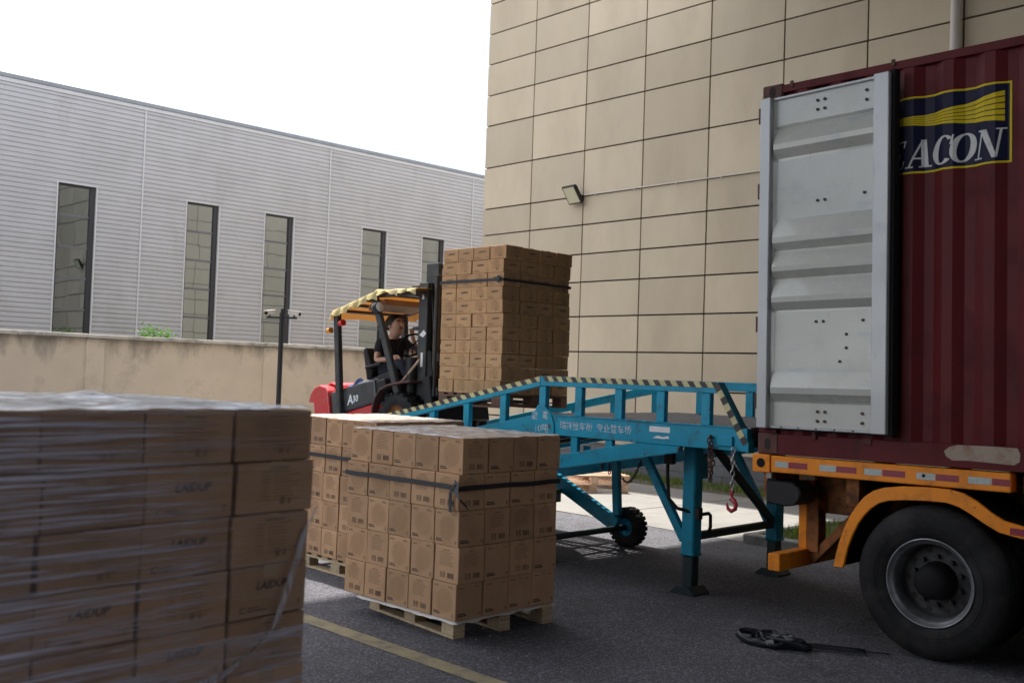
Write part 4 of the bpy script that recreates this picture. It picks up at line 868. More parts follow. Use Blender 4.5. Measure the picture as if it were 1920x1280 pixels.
# rail bits: door catch, rust star, cream repair patch
cb('patch_cream', lambda b: b.add([(U0 - .0025, *p) for p in ((2.74, .075), (2.755, .11), (2.72, .14), (2.66, .158), (2.45, .16), (2.28, .158), (2.262, .12), (2.265, .07), (2.30, .045), (2.42, .05), (2.60, .055), (2.70, .05))], [tuple(range(12))]), 'repair_patch', 0)
cb('maroon_rust', lambda b: b.box(U0 - .02, U0 - .001, 3.70, 3.735, .135, .20), 'door_catch')
cb('maroon_rust', lambda b: b.box(U0 - .012, U0 - .0005, 3.27, 3.34, .12, .165), 'weld_lug')
for v in (3.93, 3.12): cb('rust', lambda b: b.box(U0 - .012, U0, v, v + .03, 2.86, 2.91), 'lashing_ring')
# open door
DW, DZ0, DZ1 = 1.07, .205, 2.785
dm = MB(); dm.box(0, .075, -.09, 0, DZ0, DZ1); dm.box(-.004, .075, -DW, -DW + .115, DZ0, DZ1); dm.box(.040, .075, -DW + .115, -.09, DZ0, DZ0 + .022); dm.box(.040, .075, -DW + .115, -.09, DZ1 - .022, DZ1)
door = dm.build('door', 'door_frame', ct, bevel=.005); door.location = (7.004 - CO.x, 4.17 - CO.y, 0); door.rotation_euler = (0, 0, R(-3.4))
# panel profile: (height, how far it stands out)
pf = [(DZ0 + .022, .0), (.405, .0), (.412, -.016), (.425, .0), (.475, .050), (.52, .056), (.64, .010), (.66, .006), (1.10, .004), (1.115, .0), (1.175, .054), (1.215, .058), (1.35, .0), (1.36, -.004), (1.415, .054), (1.45, .058), (1.57, .0), (1.58, -.004), (1.635, .052), (1.68, .056), (1.82, .004), (1.84, .002), (2.28, .002), (2.30, -.002), (2.365, .052), (2.405, .056), (2.525, .0), (2.538, -.014), (2.56, .0), (DZ1 - .022, .0)]
pf = [(z, .062 - o) for z, o in pf]
p = MB(); vs = []; yy = [-.0905, -.118, -DW + .14, -DW + .1155]
for z, x in pf:
    xb = .024
    for y, xx in zip(yy, (.05, x, x, x)): vs.append((xx, y, z))
p.add(vs, [(4 * i + k, 4 * i + k + 1, 4 * i + k + 5, 4 * i + k + 4) for i in range(len(pf) - 1) for k in range(3)], 0, False)
p.build('door_panel', 'door_cream', door)
p = MB(); p.box(.035, .11, -DW - .028, -DW - .001, DZ0 - .02, DZ1 + .02); p.box(.076, .10, -DW, -.02, DZ0 - .012, DZ0 + .02); p.build('gasket', 'gasket', door)
def bolt(y, z):
    q = MB(); x = .060; q.cyl((x, y, z), (x - .009, y, z), .0115, 10); q.build('bolt', 'rust' if z < .4 else 'black_metal', door)
for y, z in ((-.47, 2.70), (-.53, 2.70), (-.47, 2.63), (-.53, 2.63), (-.87, 2.70), (-.87, 2.63), (-.48, 1.935), (-.54, 1.935), (-.86, 1.95), (-.48, 1.02), (-.54, 1.02), (-.86, 1.02), (-.73, .92), (-.73, .82), (-.68, .72), (-.68, .62), (-.50, .345), (-.56, .345), (-.50, .275), (-.56, .275), (-.86, .345), (-.86, .275)): bolt(y, z)
for i in range(6): q = MB(); q.cyl((.040, -.2 - .15 * i, DZ0 + .012), (.035, -.2 - .15 * i, DZ0 + .012), .006, 8); q.build('rivet', 'rust', door)
for z in (.35, .95, 2.0, 2.6): cb('maroon_rust', lambda b: b.cyl((7.045, 4.19, z), (7.045, 4.19, z + .12), .016, 10), 'hinge', 0)
dm2 = MB(CO); dm2.box(9.56, 9.61, 3.10, 4.17, DZ0, DZ1); dm2.build('door', 'door_cream', ct, bevel=.005)
# side sticker laid over the corrugation
def on_side(polys, eps, m, name, parent=None):
    bm = bmesh.new()
    for pg in polys:
        vv = [bm.verts.new((0, a, c)) for a, c in pg]
        try: bm.faces.new(vv)
        except ValueError: pass
    for bv in brk:
        if 2.2 < bv < 3.5:
            geom = bm.verts[:] + bm.edges[:] + bm.faces[:]; bmesh.ops.bisect_plane(bm, geom=geom, plane_co=(0, bv, 0), plane_no=(0, 1, 0), dist=1e-7)
    bmesh.ops.triangulate(bm, faces=bm.faces[:]); bm.verts.ensure_lookup_table()
    b = MB(CO)
    cu = lambda v: U0 + .004 + min(corr(v - 1e-5), corr(v + 1e-5)) - eps
    b.add([(cu(v.co.y), v.co.y, v.co.z) for v in bm.verts], [[v.index for v in f.verts] for f in bm.faces]); bm.free()
    return b.build(name, m, parent or ct)
SA, SB, S0, S1 = 3.36, 2.335, 2.06, 2.612
dec = on_side([[(SA, S0), (SB, S0), (SB, S1), (SA, S1)]], .002, 'navy', 'logo_panel')
bo = .014
on_side([[(SA, S0), (SB, S0), (SB, S0 + bo), (SA, S0 + bo)], [(SA, S1 - bo), (SB, S1 - bo), (SB, S1), (SA, S1)], [(SB + bo, S0 + bo), (SB, S0 + bo), (SB, S1 - bo), (SB + bo, S1 - bo)]], .0035, 'logo_yellow', 'border', dec)
st_ = []
for i in range(5):
    fr0, fr1 = i / 5, (i + .8) / 5; N_ = 14
    for q in range(N_):
        t0, t1 = q / N_, (q + 1) / N_
        def zz(t, fr): lo_ = 2.345 * (1 - t) + 2.435 * t; hi_ = 2.56 * (1 - t) + 2.475 * t; hi_ -= .035 * math.sin(math.pi * t) ; return lo_ + (hi_ - lo_) * fr
        va, vb = 2.378 + (3.30 - 2.378) * t0, 2.378 + (3.30 - 2.378) * t1
        st_.append([(vb, zz(t1, fr0)), (va, zz(t0, fr0)), (va, zz(t0, fr1)), (vb, zz(t1, fr1))])
on_side(st_, .0035, 'logo_yellow', 'stripes', dec)
def ring(cx, rx, ry, ix, iy, a0=0, a1=360, n=28):
    out = []
    for i in range(n):
        t0, t1 = R(a0 + (a1 - a0) * i / n), R(a0 + (a1 - a0) * (i + 1) / n)
        out.append([(cx + ix * math.cos(t0), .5 + iy * math.sin(t0)), (cx + rx * math.cos(t0), .5 + ry * math.sin(t0)), (cx + rx * math.cos(t1), .5 + ry * math.sin(t1)), (cx + ix * math.cos(t1), .5 + iy * math.sin(t1))])
    return out
GL = {
 'N': [[(.11, .04), (.17, .04), (.17, .96), (.11, .96)], [(.0, 0), (.30, 0), (.30, .05), (.0, .05)], [(.0, .95), (.3, .95), (.3, 1), (.0, 1)], [(.05, 1), (.30, 1), (.84, 0), (.66, 0)], [(.76, .0), (.84, .0), (.84, .96), (.76, .96)], [(.64, .95), (.98, .95), (.98, 1), (.64, 1)]],
 'O': ring(.42, .42, .51, .20, .45),
 'C': ring(.40, .40, .51, .17, .45, 48, 318) + [[(.60, .66), (.70, .66), (.70, 1.0), (.645, 1.0)]],
 'A': [[(.36, 1), (.54, 1), (.78, 0), (.54, 0)], [(.38, .96), (.45, .96), (.16, .02), (.08, .02)], [(.2, .30), (.62, .30), (.62, .36), (.22, .36)], [(0, 0), (.28, 0), (.28, .05), (0, .05)], [(.46, 0), (.88, 0), (.88, .05), (.46, .05)]],
 'E': [[(.10, .0), (.32, .0), (.32, 1), (.10, 1)], [(0, 0), (.70, 0), (.70, .06), (0, .06)], [(0, .94), (.68, .94), (.68, 1), (0, 1)], [(.3, .47), (.52, .47), (.52, .53), (.3, .53)], [(.64, 0), (.70, 0), (.74, .27), (.69, .27)], [(.62, .76), (.67, .76), (.70, 1), (.62, 1)], [(.48, .38), (.53, .38), (.53, .62), (.48, .62)]],
 'B': [[(.10, 0), (.32, 0), (.32, 1), (.10, 1)], [(0, 0), (.5, 0), (.5, .05), (0, .05)], [(0, .95), (.5, .95), (.5, 1), (0, 1)], [(.3, .48), (.5, .48), (.5, .53), (.3, .53)], [(.5, 0), (.66, .06), (.72, .27), (.5, .27)], [(.5, .27), (.72, .27), (.66, .47), (.5, .53)], [(.5, .53), (.64, .6), (.66, .76), (.5, .76)], [(.5, .76), (.66, .76), (.62, .94), (.5, 1)]]}
H_ = .198; lp = []
for ch, vs_, wd_ in (('B', 3.335, .17), ('E', 3.185, .17), ('A', 3.045, .20), ('C', 2.875, .20), ('O', 2.748, .205), ('N', 2.575, .185)):
    for pg in GL[ch]: lp.append([(vs_ - (x * wd_) - .26 * y * H_ * .62, 2.10 + y * H_) for x, y in pg])
on_side(lp, .005, 'logo_white', 'lettering', dec)

# ------------------------------------------------------------------ trailer
TO = Vector((8.31, 2.95, 0))
tr = empty('semi_trailer', TW(8.31, 2.95, 0), (PI_, 0, TA), label='orange skeletal semi trailer carrying the maroon container', cat='trailer')
def tb(m, f, name, bevel=.004, parent=None): b = MB(TO); f(b); return b.build(name, m, parent or tr, bevel=bevel)
for sg, ua in ((-1, 7.075), (1, 9.425)):
    tb('orange', lambda b: (b.box(ua, ua + .12, 2.30, 4.06, 1.195, 1.322)), 'side_beam', .006)
    tb('orange', lambda b: (b.box(ua + .004, ua + .12, -8.0, 2.22, 1.19, 1.318)), 'side_beam', .006)
    tb('orange', lambda b: (b.box(ua - .01, ua + .13, 4.064, 4.215, 1.19, 1.327)), 'end_bracket', .004)
tb('gasket', lambda b: b.cyl((7.0655, 4.14, 1.262), (7.062, 4.14, 1.262), .036, 24), 'lamp_hole', 0)
tb('orange', lambda b: b.cyl((7.065, 2.77, 1.245), (7.0645, 2.77, 1.245), .001, 6), 'rivet', 0)
for a, c, m in ((4.02, 3.91, 'refl_white'), (3.905, 3.75, 'refl_red'), (3.65, 3.52, 'refl_white'), (3.515, 3.36, 'refl_red'), (3.30, 3.17, 'refl_white'), (3.165, 3.0, 'refl_red'), (2.92, 2.79, 'refl_white'), (2.785, 2.63, 'refl_red'), (2.57, 2.42, 'refl_white'), (2.415, 2.302, 'refl_red'), (2.1, 1.95, 'refl_white'), (1.94, 1.78, 'refl_red')):
    tb(m, lambda b: b.add([(7.0735, a, 1.236), (7.0735, c, 1.236), (7.0735, c, 1.281), (7.0735, a, 1.281)], [(0, 1, 2, 3)]), 'reflector', 0)
tb('gasket', lambda b: b.cyl((7.0725, 2.87, 1.262), (7.071, 2.87, 1.262), .012, 12), 'hole', 0)
for u in (7.82, 8.62):
    tb('orange_dirty', lambda b: (b.box(u + .05, u + .07, -8, 4.1, .86, 1.17), b.box(u, u + .12, -8, 4.1, 1.171, 1.19), b.box(u, u + .12, -8, 4.1, .84, .859)), 'main_beam', 0)
for v in (4.14, 3.45, 2.2, .9, -.6): tb('orange_dirty', lambda b: b.box(7.2, 9.42, v - .05, v + .05, 1.0, 1.185), 'crossmember', 0)
tb('black_metal', lambda b: b.prism([(4.15, 1.13), (4.15, .945), (3.98, .93), (3.90, .945), (3.86, .99), (3.85, 1.04), (3.87, 1.09), (3.92, 1.125)], 7.16, 7.42), 'mud_flap', .012)
tb('steel', lambda b: b.box(7.16, 7.36, 4.10, 4.15, 1.135, 1.19), 'bracket')
tb('patch_cream', lambda b: b.box(7.40, 7.46, 3.86, 3.98, 1.13, 1.19), 'side_lamp')
for u in (7.45, 9.05):
    tb('orange', lambda b: b.box(u, u + .13, 3.95, 4.02, .56, 1.18), 'post'); tb('orange_dirty', lambda b: b.box(u + .001, u + .129, 3.85, 3.949, .56, 1.0), 'post')
    tb('orange_dirty', lambda b: b.bar((u + .06, 3.92, .50), (u + .06, 3.42, 1.02), .08, .07, (1, 0, 0)), 'brace')
b = MB(TO); b.box(7.0, 9.62, 3.93, 4.03, .455, .585); b.build('bumper_bar', 'orange', tr, bevel=.006)
tb('orange_dirty', lambda b: b.prism([(3.4, .86), (3.95, .86), (3.95, 1.18), (3.4, 1.18)], 7.60, 7.62), 'gusset', 0)
# mudguards
fo = [(3.53, .545), (3.515, .62), (3.49, .72), (3.455, .82), (3.41, .92), (3.36, 1.0), (3.30, 1.075), (3.23, 1.125), (3.15, 1.155), (3.02, 1.175), (2.85, 1.185), (2.70, 1.185), (2.60, 1.165), (2.51, 1.12), (2.42, 1.055), (2.34, 1.01), (2.22, .985), (2.05, .985), (1.95, 1.01)]
fi = [(3.455, .545), (3.44, .61), (3.42, .70), (3.385, .79), (3.345, .875), (3.30, .94), (3.25, .995), (3.19, 1.04), (3.12, 1.065), (3.0, 1.08), (2.85, 1.09), (2.71, 1.09), (2.63, 1.07), (2.55, 1.03), (2.46, .975), (2.37, .93), (2.23, .905), (2.05, .905), (1.95, .93)]
sh = 1.31
def mg(f): 
    for u in ((7.07, 7.10, 7.70), (9.55, 9.52, 8.92)):
        b = MB(TO); b.ribbon(fo, fi, u[0], u[1]); g1 = b.build('mudguard', 'orange', tr, bevel=.004)
        top = [(a, c - .012) for a, c in fo]; b = MB(TO); b.ribbon([(a, c - .001) for a, c in fo], top, u[1] + (.001 if u[1] < 8 else -.001), u[2]); b.build('guard_sheet', 'gasket', g1)
mg(0)
for u in (7.069,):
    tb('refl_red', lambda b: b.add([(7.0675, 2.30, .925), (7.0675, 2.0, .915), (7.0675, 2.0, .965), (7.0675, 2.30, .97)], [(0, 1, 2, 3)]), 'reflector', 0)
# wheels
def wheel_meshes():
    t = MB(); prof = [(.298, .035), (.315, .012), (.35, .0), (.42, -.006), (.47, .004), (.505, .03), (.524, .055), (.53, .085), (.53, .135), (.522, .14), (.522, .148), (.53, .153), (.53, .20), (.522, .205), (.522, .213), (.53, .218), (.528, .25), (.51, .275), (.45, .292), (.30, .27)]
    t.lathe(prof, (0, 0, 0), n=72)
    for r0 in (.365, .385): t.lathe([(r0, -.003), (r0 + .003, -.0075), (r0 + .006, -.004)], (0, 0, 0), n=72)
    tm = t.mesh('tyre', 'tyre')
    r_ = MB(); r_.lathe([(.302, .036), (.306, .018), (.300, .008), (.294, .012), (.291, .03), (.272, .042), (.262, .06), (.258, .12), (.252, .155)], (0, 0, 0), n=72); r_.lathe([(.252, .155), (.235, .18), (.225, .185), (.17, .178), (.12, .172)], (0, 0, 0), n=72, m=1); rm = r_.mesh('rim', ['rim', 'rim_disc'])
    s_ = MB(); s_.cyl((.180, 0, 0), (.135, 0, 0), .017, 8); sm = s_.mesh('wheel_nut', 'black_metal')
    k_ = MB(); 
    for k in range(10):
        a = 2 * math.pi * (k + .5) / 10; y, z = .215 * math.cos(a), .215 * math.sin(a); k_.cyl((.183, y, z), (.1795, y, z), .021, 12)
    km = k_.mesh('vent_hole', 'hole_dark')
    h = MB(); h.lathe([(.135, .175), (.128, .12), (.118, .06), (.112, .03), (.09, .012), (.05, .002), (.0, .0)], (0, 0, 0), n=40); hm = h.mesh('hub', 'gasket')
    return tm, rm, sm, km, hm
WM = wheel_meshes()
for v in (2.825, 1.515, .205):
    for u, flip in ((7.055, 0), (9.565, 1)):
        wh = None
        for nm, me in zip(('wheel', 'rim', 'wheel_nut', 'vent_holes', 'hub'), WM):
            if nm == 'wheel_nut':
                for k in range(10):
                    o = bpy.data.objects.new(nm, me); col.objects.link(o); o.parent = wh; o.location = (0, .168 * math.cos(.628 * k), .168 * math.sin(.628 * k))
                continue
            o = bpy.data.objects.new(nm, me); col.objects.link(o); o.parent = wh or tr
            if nm == 'vent_holes': o['kind'] = 'stuff'
            if wh is None: wh = o; o.location = Vector((u, v, .53)) - TO; o.rotation_euler = (R(13 + v * 40), 0, R(180) if flip else 0)
    for u in (7.37, 8.98):
        o = bpy.data.objects.new('inner_wheel', WM[0]); col.objects.link(o); o.parent = tr; o.location = Vector((u, v, .53)) - TO
    tb('black_metal', lambda b: b.cyl((7.3, v, .53), (9.3, v, .53), .065, 16), 'axle', 0)
    tb('black_metal', lambda b: b.box(7.86, 7.94, v - .5, v + .5, .60, .68), 'leaf_spring', .01)
# ================================================================== FORKLIFT, its driver and load
FP = R(-11.6)
FW_ = TW(8.31, 9.4, .925)
fk = empty('forklift', FW_, (FP, 0, TA), label='red and black forklift with a yellow canvas roof climbing the ramp', cat='forklift')
RX = Matrix.Rotation(-FP, 3, 'X'); FO = Vector((8.31, 9.4, .925))
def fb(m, f, name, bevel=.01, parent=None, seg=1, mast=False):
    b = MB(FO if mast else (0, 0, 0)); f(b)
    if mast: b.v = [RX @ v for v in b.v]
    return b.build(name, m, parent or fk, bevel=bevel, seg=seg)
fb('fork_red', lambda b: b.prism([(-.12, .30), (.42, .22), (1.02, .20), (1.34, .22), (1.34, .60), (.60, .635), (.36, .635), (.20, .62), (-.05, .55)], -.515, .515), 'chassis', .02)
fb('fork_red', lambda b: b.prism([(1.345, .24), (1.345, .93), (1.40, 1.00), (1.52, 1.045), (1.64, 1.03), (1.74, .965), (1.795, .88), (1.80, .85), (1.69, .83), (1.69, .68), (1.82, .66), (1.85, .52), (1.83, .35), (1.74, .24)], -.555, .555), 'counterweight', .05, None, 3)
fb('fork_red', lambda b: b.prism([(1.30, .93), (1.345, 1.02), (1.47, 1.075), (1.57, 1.06), (1.57, 1.03), (1.47, 1.04), (1.36, .99)], -.40, .40), 'rear_lid', .01)
fb('gasket', lambda b: b.box(-.3, .3, 1.68, 1.735, .64, .86), 'grille', .01)
cov = fb('fork_black', lambda b: b.prism([(.40, .64), (1.335, .605), (1.335, .88), (1.30, .915), (.66, .93), (.40, .925)], -.53, .53), 'engine_cover', .025, None, 2)
fb('black_metal', lambda b: b.prism([(.16, .64), (.395, .64), (.395, .90), (.22, .90)], -.515, .515), 'battery_box', .01)
b = MB(); put_text(b, 'A', (-.533, .925, .745), (0, -1, .0), (0, 0, 1), .17, shear=.2, bold=.02); put_text(b, '30', (-.533, .815, .745), (0, -1, 0), (0, 0, 1), .115, shear=.2, bold=.02); b.build('lettering', 'sticker_white', cov)
fb('black_metal', lambda b: (b.box(-.46, .46, -.52, .16, .27, .31), b.box(-.46, .46, -.54, -.40, .27, .80)), 'floor_plate', .01)
fb('black_metal', lambda b: b.prism([(-.50, .80), (-.50, 1.08), (-.42, 1.17), (-.28, 1.15), (-.24, 1.0), (-.30, .80)], -.36, .36), 'dashboard', .02)
# seat
se = fb('seat', lambda b: b.prism([(.42, .93), (.40, 1.0), (.46, 1.05), (.86, 1.02), (.92, .93)], -.24, .24), 'seat', .03, None, 3)
fb('seat', lambda b: b.prism([(.84, 1.0), (.80, 1.10), (.875, 1.42), (.92, 1.44), (.955, 1.41), (.94, 1.02)], -.235, .235), 'backrest', .035, None, 3)
fb('black_metal', lambda b: (b.box(-.29, -.25, .55, .88, 1.14, 1.18), b.box(-.28, -.26, .82, .86, .95, 1.14)), 'armrest', .01)
# steering
sw = MB(); c_ = Vector((0, .26, 1.345)); nrm = Vector((.18, .70, .70)).normalized(); a_ = nrm.orthogonal().normalized(); b_ = nrm.cross(a_)
sw.tube([c_ + (a_ * math.cos(t) + b_ * math.sin(t)) * .165 for t in [i * math.pi / 16 for i in range(32)]], .013, 8, closed=True)
for t in (0, 2.1, 4.2): sw.cyl(c_ + (a_ * math.cos(t) + b_ * math.sin(t)) * .16, c_ - nrm * .03, .009, 6)
sw.cyl(c_ - nrm * .05, c_ - nrm * .01, .035, 12); sw.build('steering_wheel', 'gasket', fk)
fb('black_metal', lambda b: b.cyl(c_ - nrm * .04, (-.02, -.30, 1.0), .028, 10), 'steering_column', 0)
for x in (.2, .26, .32): fb('black_metal', lambda b: (b.cyl((x, -.22, 1.05), (x, -.06, 1.22), .008, 6), b.cyl((x, -.07, 1.21), (x, -.045, 1.24), .018, 8)), 'lever', 0)
fb('wood_pink', lambda b: (b.tube([(-.46, .02, .80), (-.46, -.12, .86), (-.46, -.40, 1.02)], .016, 8), b.box(-.48, -.44, -.02, .10, .79, .81)), 'handle', 0)
# overhead guard
for sx in (-1, 1):
    fb('mast', lambda b: b.bar((sx * .555, -.06, .66), (sx * .555, .215, 1.93), .06, .10, (1, 0, 0)), 'front_pillar', .01)
    fb('mast', lambda b: b.bar((sx * .555, 1.125, .55), (sx * .555, 1.0, 1.90), .07, .095, (1, 0, 0)), 'rear_pillar', .01)
    fb('mast', lambda b: (b.bar((sx * .555, 1.03, 1.92), (sx * .555, .20, 1.955), .06, .06, (1, 0, 0)), b.bar((sx * .555, .21, 1.94), (sx * .50, -.52, 1.80), .06, .06, (1, 0, 0))), 'guard_rail', .01)
for y, z in ((.98, 1.92), (.7, 1.93), (.45, 1.94), (.15, 1.95), (-.15, 1.885), (-.52, 1.81)): fb('mast', lambda b: b.box(-.53, .53, y - .02, y + .02, z - .02, z + .02), 'guard_bar', .005)
# canvas thrown over the guard, with a wavy hanging edge
def canvas():
    b = MB(); nx, ny = 40, 60; vs = []
    for j in range(ny + 1):
        y = 1.13 - 1.74 * j / ny
        zr = 1.965 if y > .15 else 1.985 + (y - .15) * .20
        if y > .15: zr = 1.93 + .045 * (1.09 - y) / .94
        for i in range(nx + 1):
            s_ = -1 + 2 * i / nx; wv = mnoise.noise((s_ * 3, y * 5, 1)) * .018
            hang = (.10 if y > .1 else .055)
            if abs(s_) < .84: x = s_ / .84 * .60; z = zr + wv + .03 * (1 - abs(s_))
            else:
                t = (abs(s_) - .84) / .16; amp = .028 * math.sin(y * 33 + (2 if s_ > 0 else 0)) + .012 * math.sin(y * 47); x = math.copysign(.60 + .03 * t + amp * t, s_); z = zr - (hang + .022 * math.sin(y * 17) + .012 * math.sin(y * 61)) * t
            if j < 3: z -= (3 - j) * .03
            vs.append((x, y, z))
    b.add(vs, [(j * (nx + 1) + i, j * (nx + 1) + i + 1, (j + 1) * (nx + 1) + i + 1, (j + 1) * (nx + 1) + i) for j in range(ny) for i in range(nx)], 0, True)
    return b.build('canvas_roof', 'canvas', fk)
def translucent(name, rgb):
    m = MATS[name]; t = m.node_tree; k = t.links.new; o = [n for n in t.nodes if n.type == 'OUTPUT_MATERIAL'][0]; b = t.nodes['Principled BSDF']
    tr_ = t.nodes.new('ShaderNodeBsdfTranslucent'); tr_.inputs['Color'].default_value = (*rgb, 1); mx_ = t.nodes.new('ShaderNodeMixShader'); mx_.inputs['Fac'].default_value = .4 if name != 'canvas' else .13
    k(b.outputs['BSDF'], mx_.inputs[1]); k(tr_.outputs['BSDF'], mx_.inputs[2]); k(mx_.outputs['Shader'], o.inputs['Surface'])
translucent('canvas', (.8, .30, .04)); translucent('leaf', (.12, .3, .03)); translucent('grass', (.2, .35, .04))
canvas()
fb('gasket', lambda b: b.tube([(-.585, .20, 1.99), (-.592, .19, 1.90), (-.58, .185, 1.82)], .006, 6), 'tie_cord', 0)
fb('card', lambda b: b.box(-.40, .30, .20, .55, 1.83, 1.905), 'roof_box', .004)
# lamps
fb('black_metal', lambda b: (b.cyl((-.60, .17, 1.76), (-.60, .08, 1.76), .068, 20)), 'headlamp', 0)
fb('lamp_glass', lambda b: b.lathe([(.06, .066), (.05, .055), (.0, .048)], (-.60, .01, 1.76), 'y', 20), 'lamp_lens', 0)
fb('lamp_glass', lambda b: b.cyl((-.618, .125, 1.765), (-.64, .11, 1.765), .052, 20), 'lamp_lens', 0)
fb('lamp_amber', lambda b: b.cyl((-.59, 1.12, 1.69), (-.59, 1.18, 1.69), .04, 14), 'signal_lamp', .01); fb('lamp_red', lambda b: b.cyl((-.555, .96, 1.745), (-.555, .89, 1.745), .042, 14), 'signal_lamp', .01)
# wheels
def lug_tyre(r, wd, n):
    t = MB(); t.lathe([(r * .55, -wd * .46), (r * .7, -wd * .5), (r * .88, -wd * .47), (r * .945, -wd * .40), (r * .955, 0), (r * .945, wd * .40), (r * .88, wd * .47), (r * .7, wd * .5), (r * .55, wd * .46)], (0, 0, 0), n=48)
    for k in range(n):
        for sg in (-1, 1):
            a = 2 * math.pi * (k + (.5 if sg > 0 else 0)) / n; vs = []
            for uu, sk in ((sg * wd * .03, .0), (sg * wd * .49, .10)):
                for rr, tt in ((r * .9, -.085), (r, -.065), (r, .065), (r * .9, .085)): aa = a + tt + sk; rq = rr if abs(uu) < wd * .3 else rr * .985; vs.append((uu, rq * math.sin(aa), rq * math.cos(aa)))
            t.add(vs, [(0, 1, 2, 3), (7, 6, 5, 4), (0, 4, 5, 1), (1, 5, 6, 2), (2, 6, 7, 3)])
    return t
tme = lug_tyre(.345, .235, 20).mesh('tyre', 'tyre'); tme2 = lug_tyre(.265, .17, 18).mesh('tyre', 'tyre')
q = MB(); q.lathe([(.195, -.105), (.18, -.07), (.11, -.05), (.10, -.10), (.06, -.115), (0, -.115)], (0, 0, 0), n=32); rme = q.mesh('rim', 'orange_dirty')
q = MB(); q.lathe([(.15, -.075), (.13, -.05), (.07, -.04), (.06, -.075), (0, -.08)], (0, 0, 0), n=32); rme2 = q.mesh('rim', 'orange_dirty')
for sx in (-1, 1):
    for y, z, tm_, rm_, xx in ((-.03, .347, tme, rme, .495), (1.52, .267, tme2, rme2, .43)):
        o = bpy.data.objects.new('wheel', tm_); col.objects.link(o); o.parent = fk; o.location = (sx * xx, y, z); o.rotation_euler = (.3, 0, 0 if sx < 0 else math.pi)
        o2 = bpy.data.objects.new('rim', rm_); col.objects.link(o2); o2.parent = o
    fo_ = [(.44, .40), (.40, .56), (.33, .68), (.22, .77), (.05, .80), (-.22, .79), (-.36, .775)]; fi_ = [(.415, .40), (.378, .55), (.31, .665), (.21, .745), (.05, .775), (-.22, .765), (-.36, .75)]
    xa, xb = (-.62, -.36) if sx < 0 else (.36, .62)
    fb('fender_dark', lambda b: b.ribbon(fo_, fi_, xa, xb), 'fender', .006)
# mast stands plumb while the truck is tilted
for u in (7.93, 8.61):
    fb('mast', lambda b: b.box(u, u + .08, 9.20, 9.36, 1.02, 2.93), 'outer_mast', .006, mast=True)
    fb('mast', lambda b: b.box(u + .09 if u < 8 else u - .07, u + .15 if u < 8 else u - .01, 9.12, 9.345, 1.10, 3.17), 'inner_mast', .006, mast=True)
    fb('grease', lambda b: b.box(u + .03, u + .08, 9.03, 9.118, 1.1, 2.9), 'slide_rail', .004, mast=True)
    uu = 8.12 if u < 8 else 8.50
    fb('black_metal', lambda b: b.cyl((uu, 9.28, 1.05), (uu, 9.28, 2.2), .042, 16), 'lift_cylinder', 0, mast=True)
    fb('steel', lambda b: b.cyl((uu, 9.28, 2.2), (uu, 9.28, 3.05), .024, 12), 'piston_rod', 0, mast=True)
    fb('mast', lambda b: b.box(u - .005, u + .085, 9.36, 9.50, 2.84, 2.90), 'bracket', .006, mast=True)
    fb('mast', lambda b: b.box(u - .005, u + .085, 9.36, 9.46, 2.36, 2.40), 'bracket', .006, mast=True)
    fb('black_metal', lambda b: b.cyl((u - .02, 9.42, 1.60), (u - .02, 9.42, 2.03), .075, 18), 'side_cylinder', .012, mast=True)
    fb('grease', lambda b: b.box(uu + .05, uu + .075, 9.10, 9.11, 1.3, 3.0), 'lift_chain', 0, mast=True)
for z in (2.86, 1.95, 1.15): fb('mast', lambda b: b.box(8.011, 8.609, 9.29, 9.35, z, z + .07), 'mast_tie', .006, mast=True)
for z in (3.10, 2.2): fb('mast', lambda b: b.box(8.081, 8.539, 9.10, 9.18, z, z + .06), 'mast_tie', .006, mast=True)
for q4 in ([(9.33, 2.30), (9.25, 2.36), (9.20, 2.32), (9.26, 2.27)], [(9.29, 1.92), (9.25, 1.92), (9.25, 2.09), (9.29, 2.09)], [(9.30, 2.73), (9.26, 2.73), (9.26, 2.81), (9.30, 2.81)]):
    fb('sticker_white', lambda b: b.add([(7.928, *p) for p in q4], [(0, 1, 2, 3)]), 'sticker', 0, mast=True)
fb('black_metal', lambda b: (b.box(7.86, 8.76, 8.88, 8.99, 1.58, 1.68), b.box(7.86, 8.76, 8.88, 8.99, 1.98, 2.07)), 'carriage', .008, mast=True)
fb('black_metal', lambda b: [b.box(u - .015, u + .015, 8.84, 8.87, 1.58, 2.95) for u in (7.78, 7.98, 8.2, 8.42, 8.64, 8.84)] and b.box(7.765, 8.855, 8.835, 8.875, 2.951, 2.99), 'load_guard', .004, mast=True)
for u in (8.08, 8.54): fb('black_metal', lambda b: b.prism([(8.84, 1.535), (7.72, 1.550), (7.72, 1.560), (8.79, 1.578), (8.79, 2.0), (8.835, 2.0)], u - .06, u + .06), 'fork', .004, mast=True)
fb('rubber_hose', lambda b: (b.tube([(7.99, 9.2, 2.9), (7.97, 9.12, 2.4), (7.96, 9.02, 2.1), (8.0, 8.98, 1.9)], .012, 6)), 'hose', 0, mast=True)

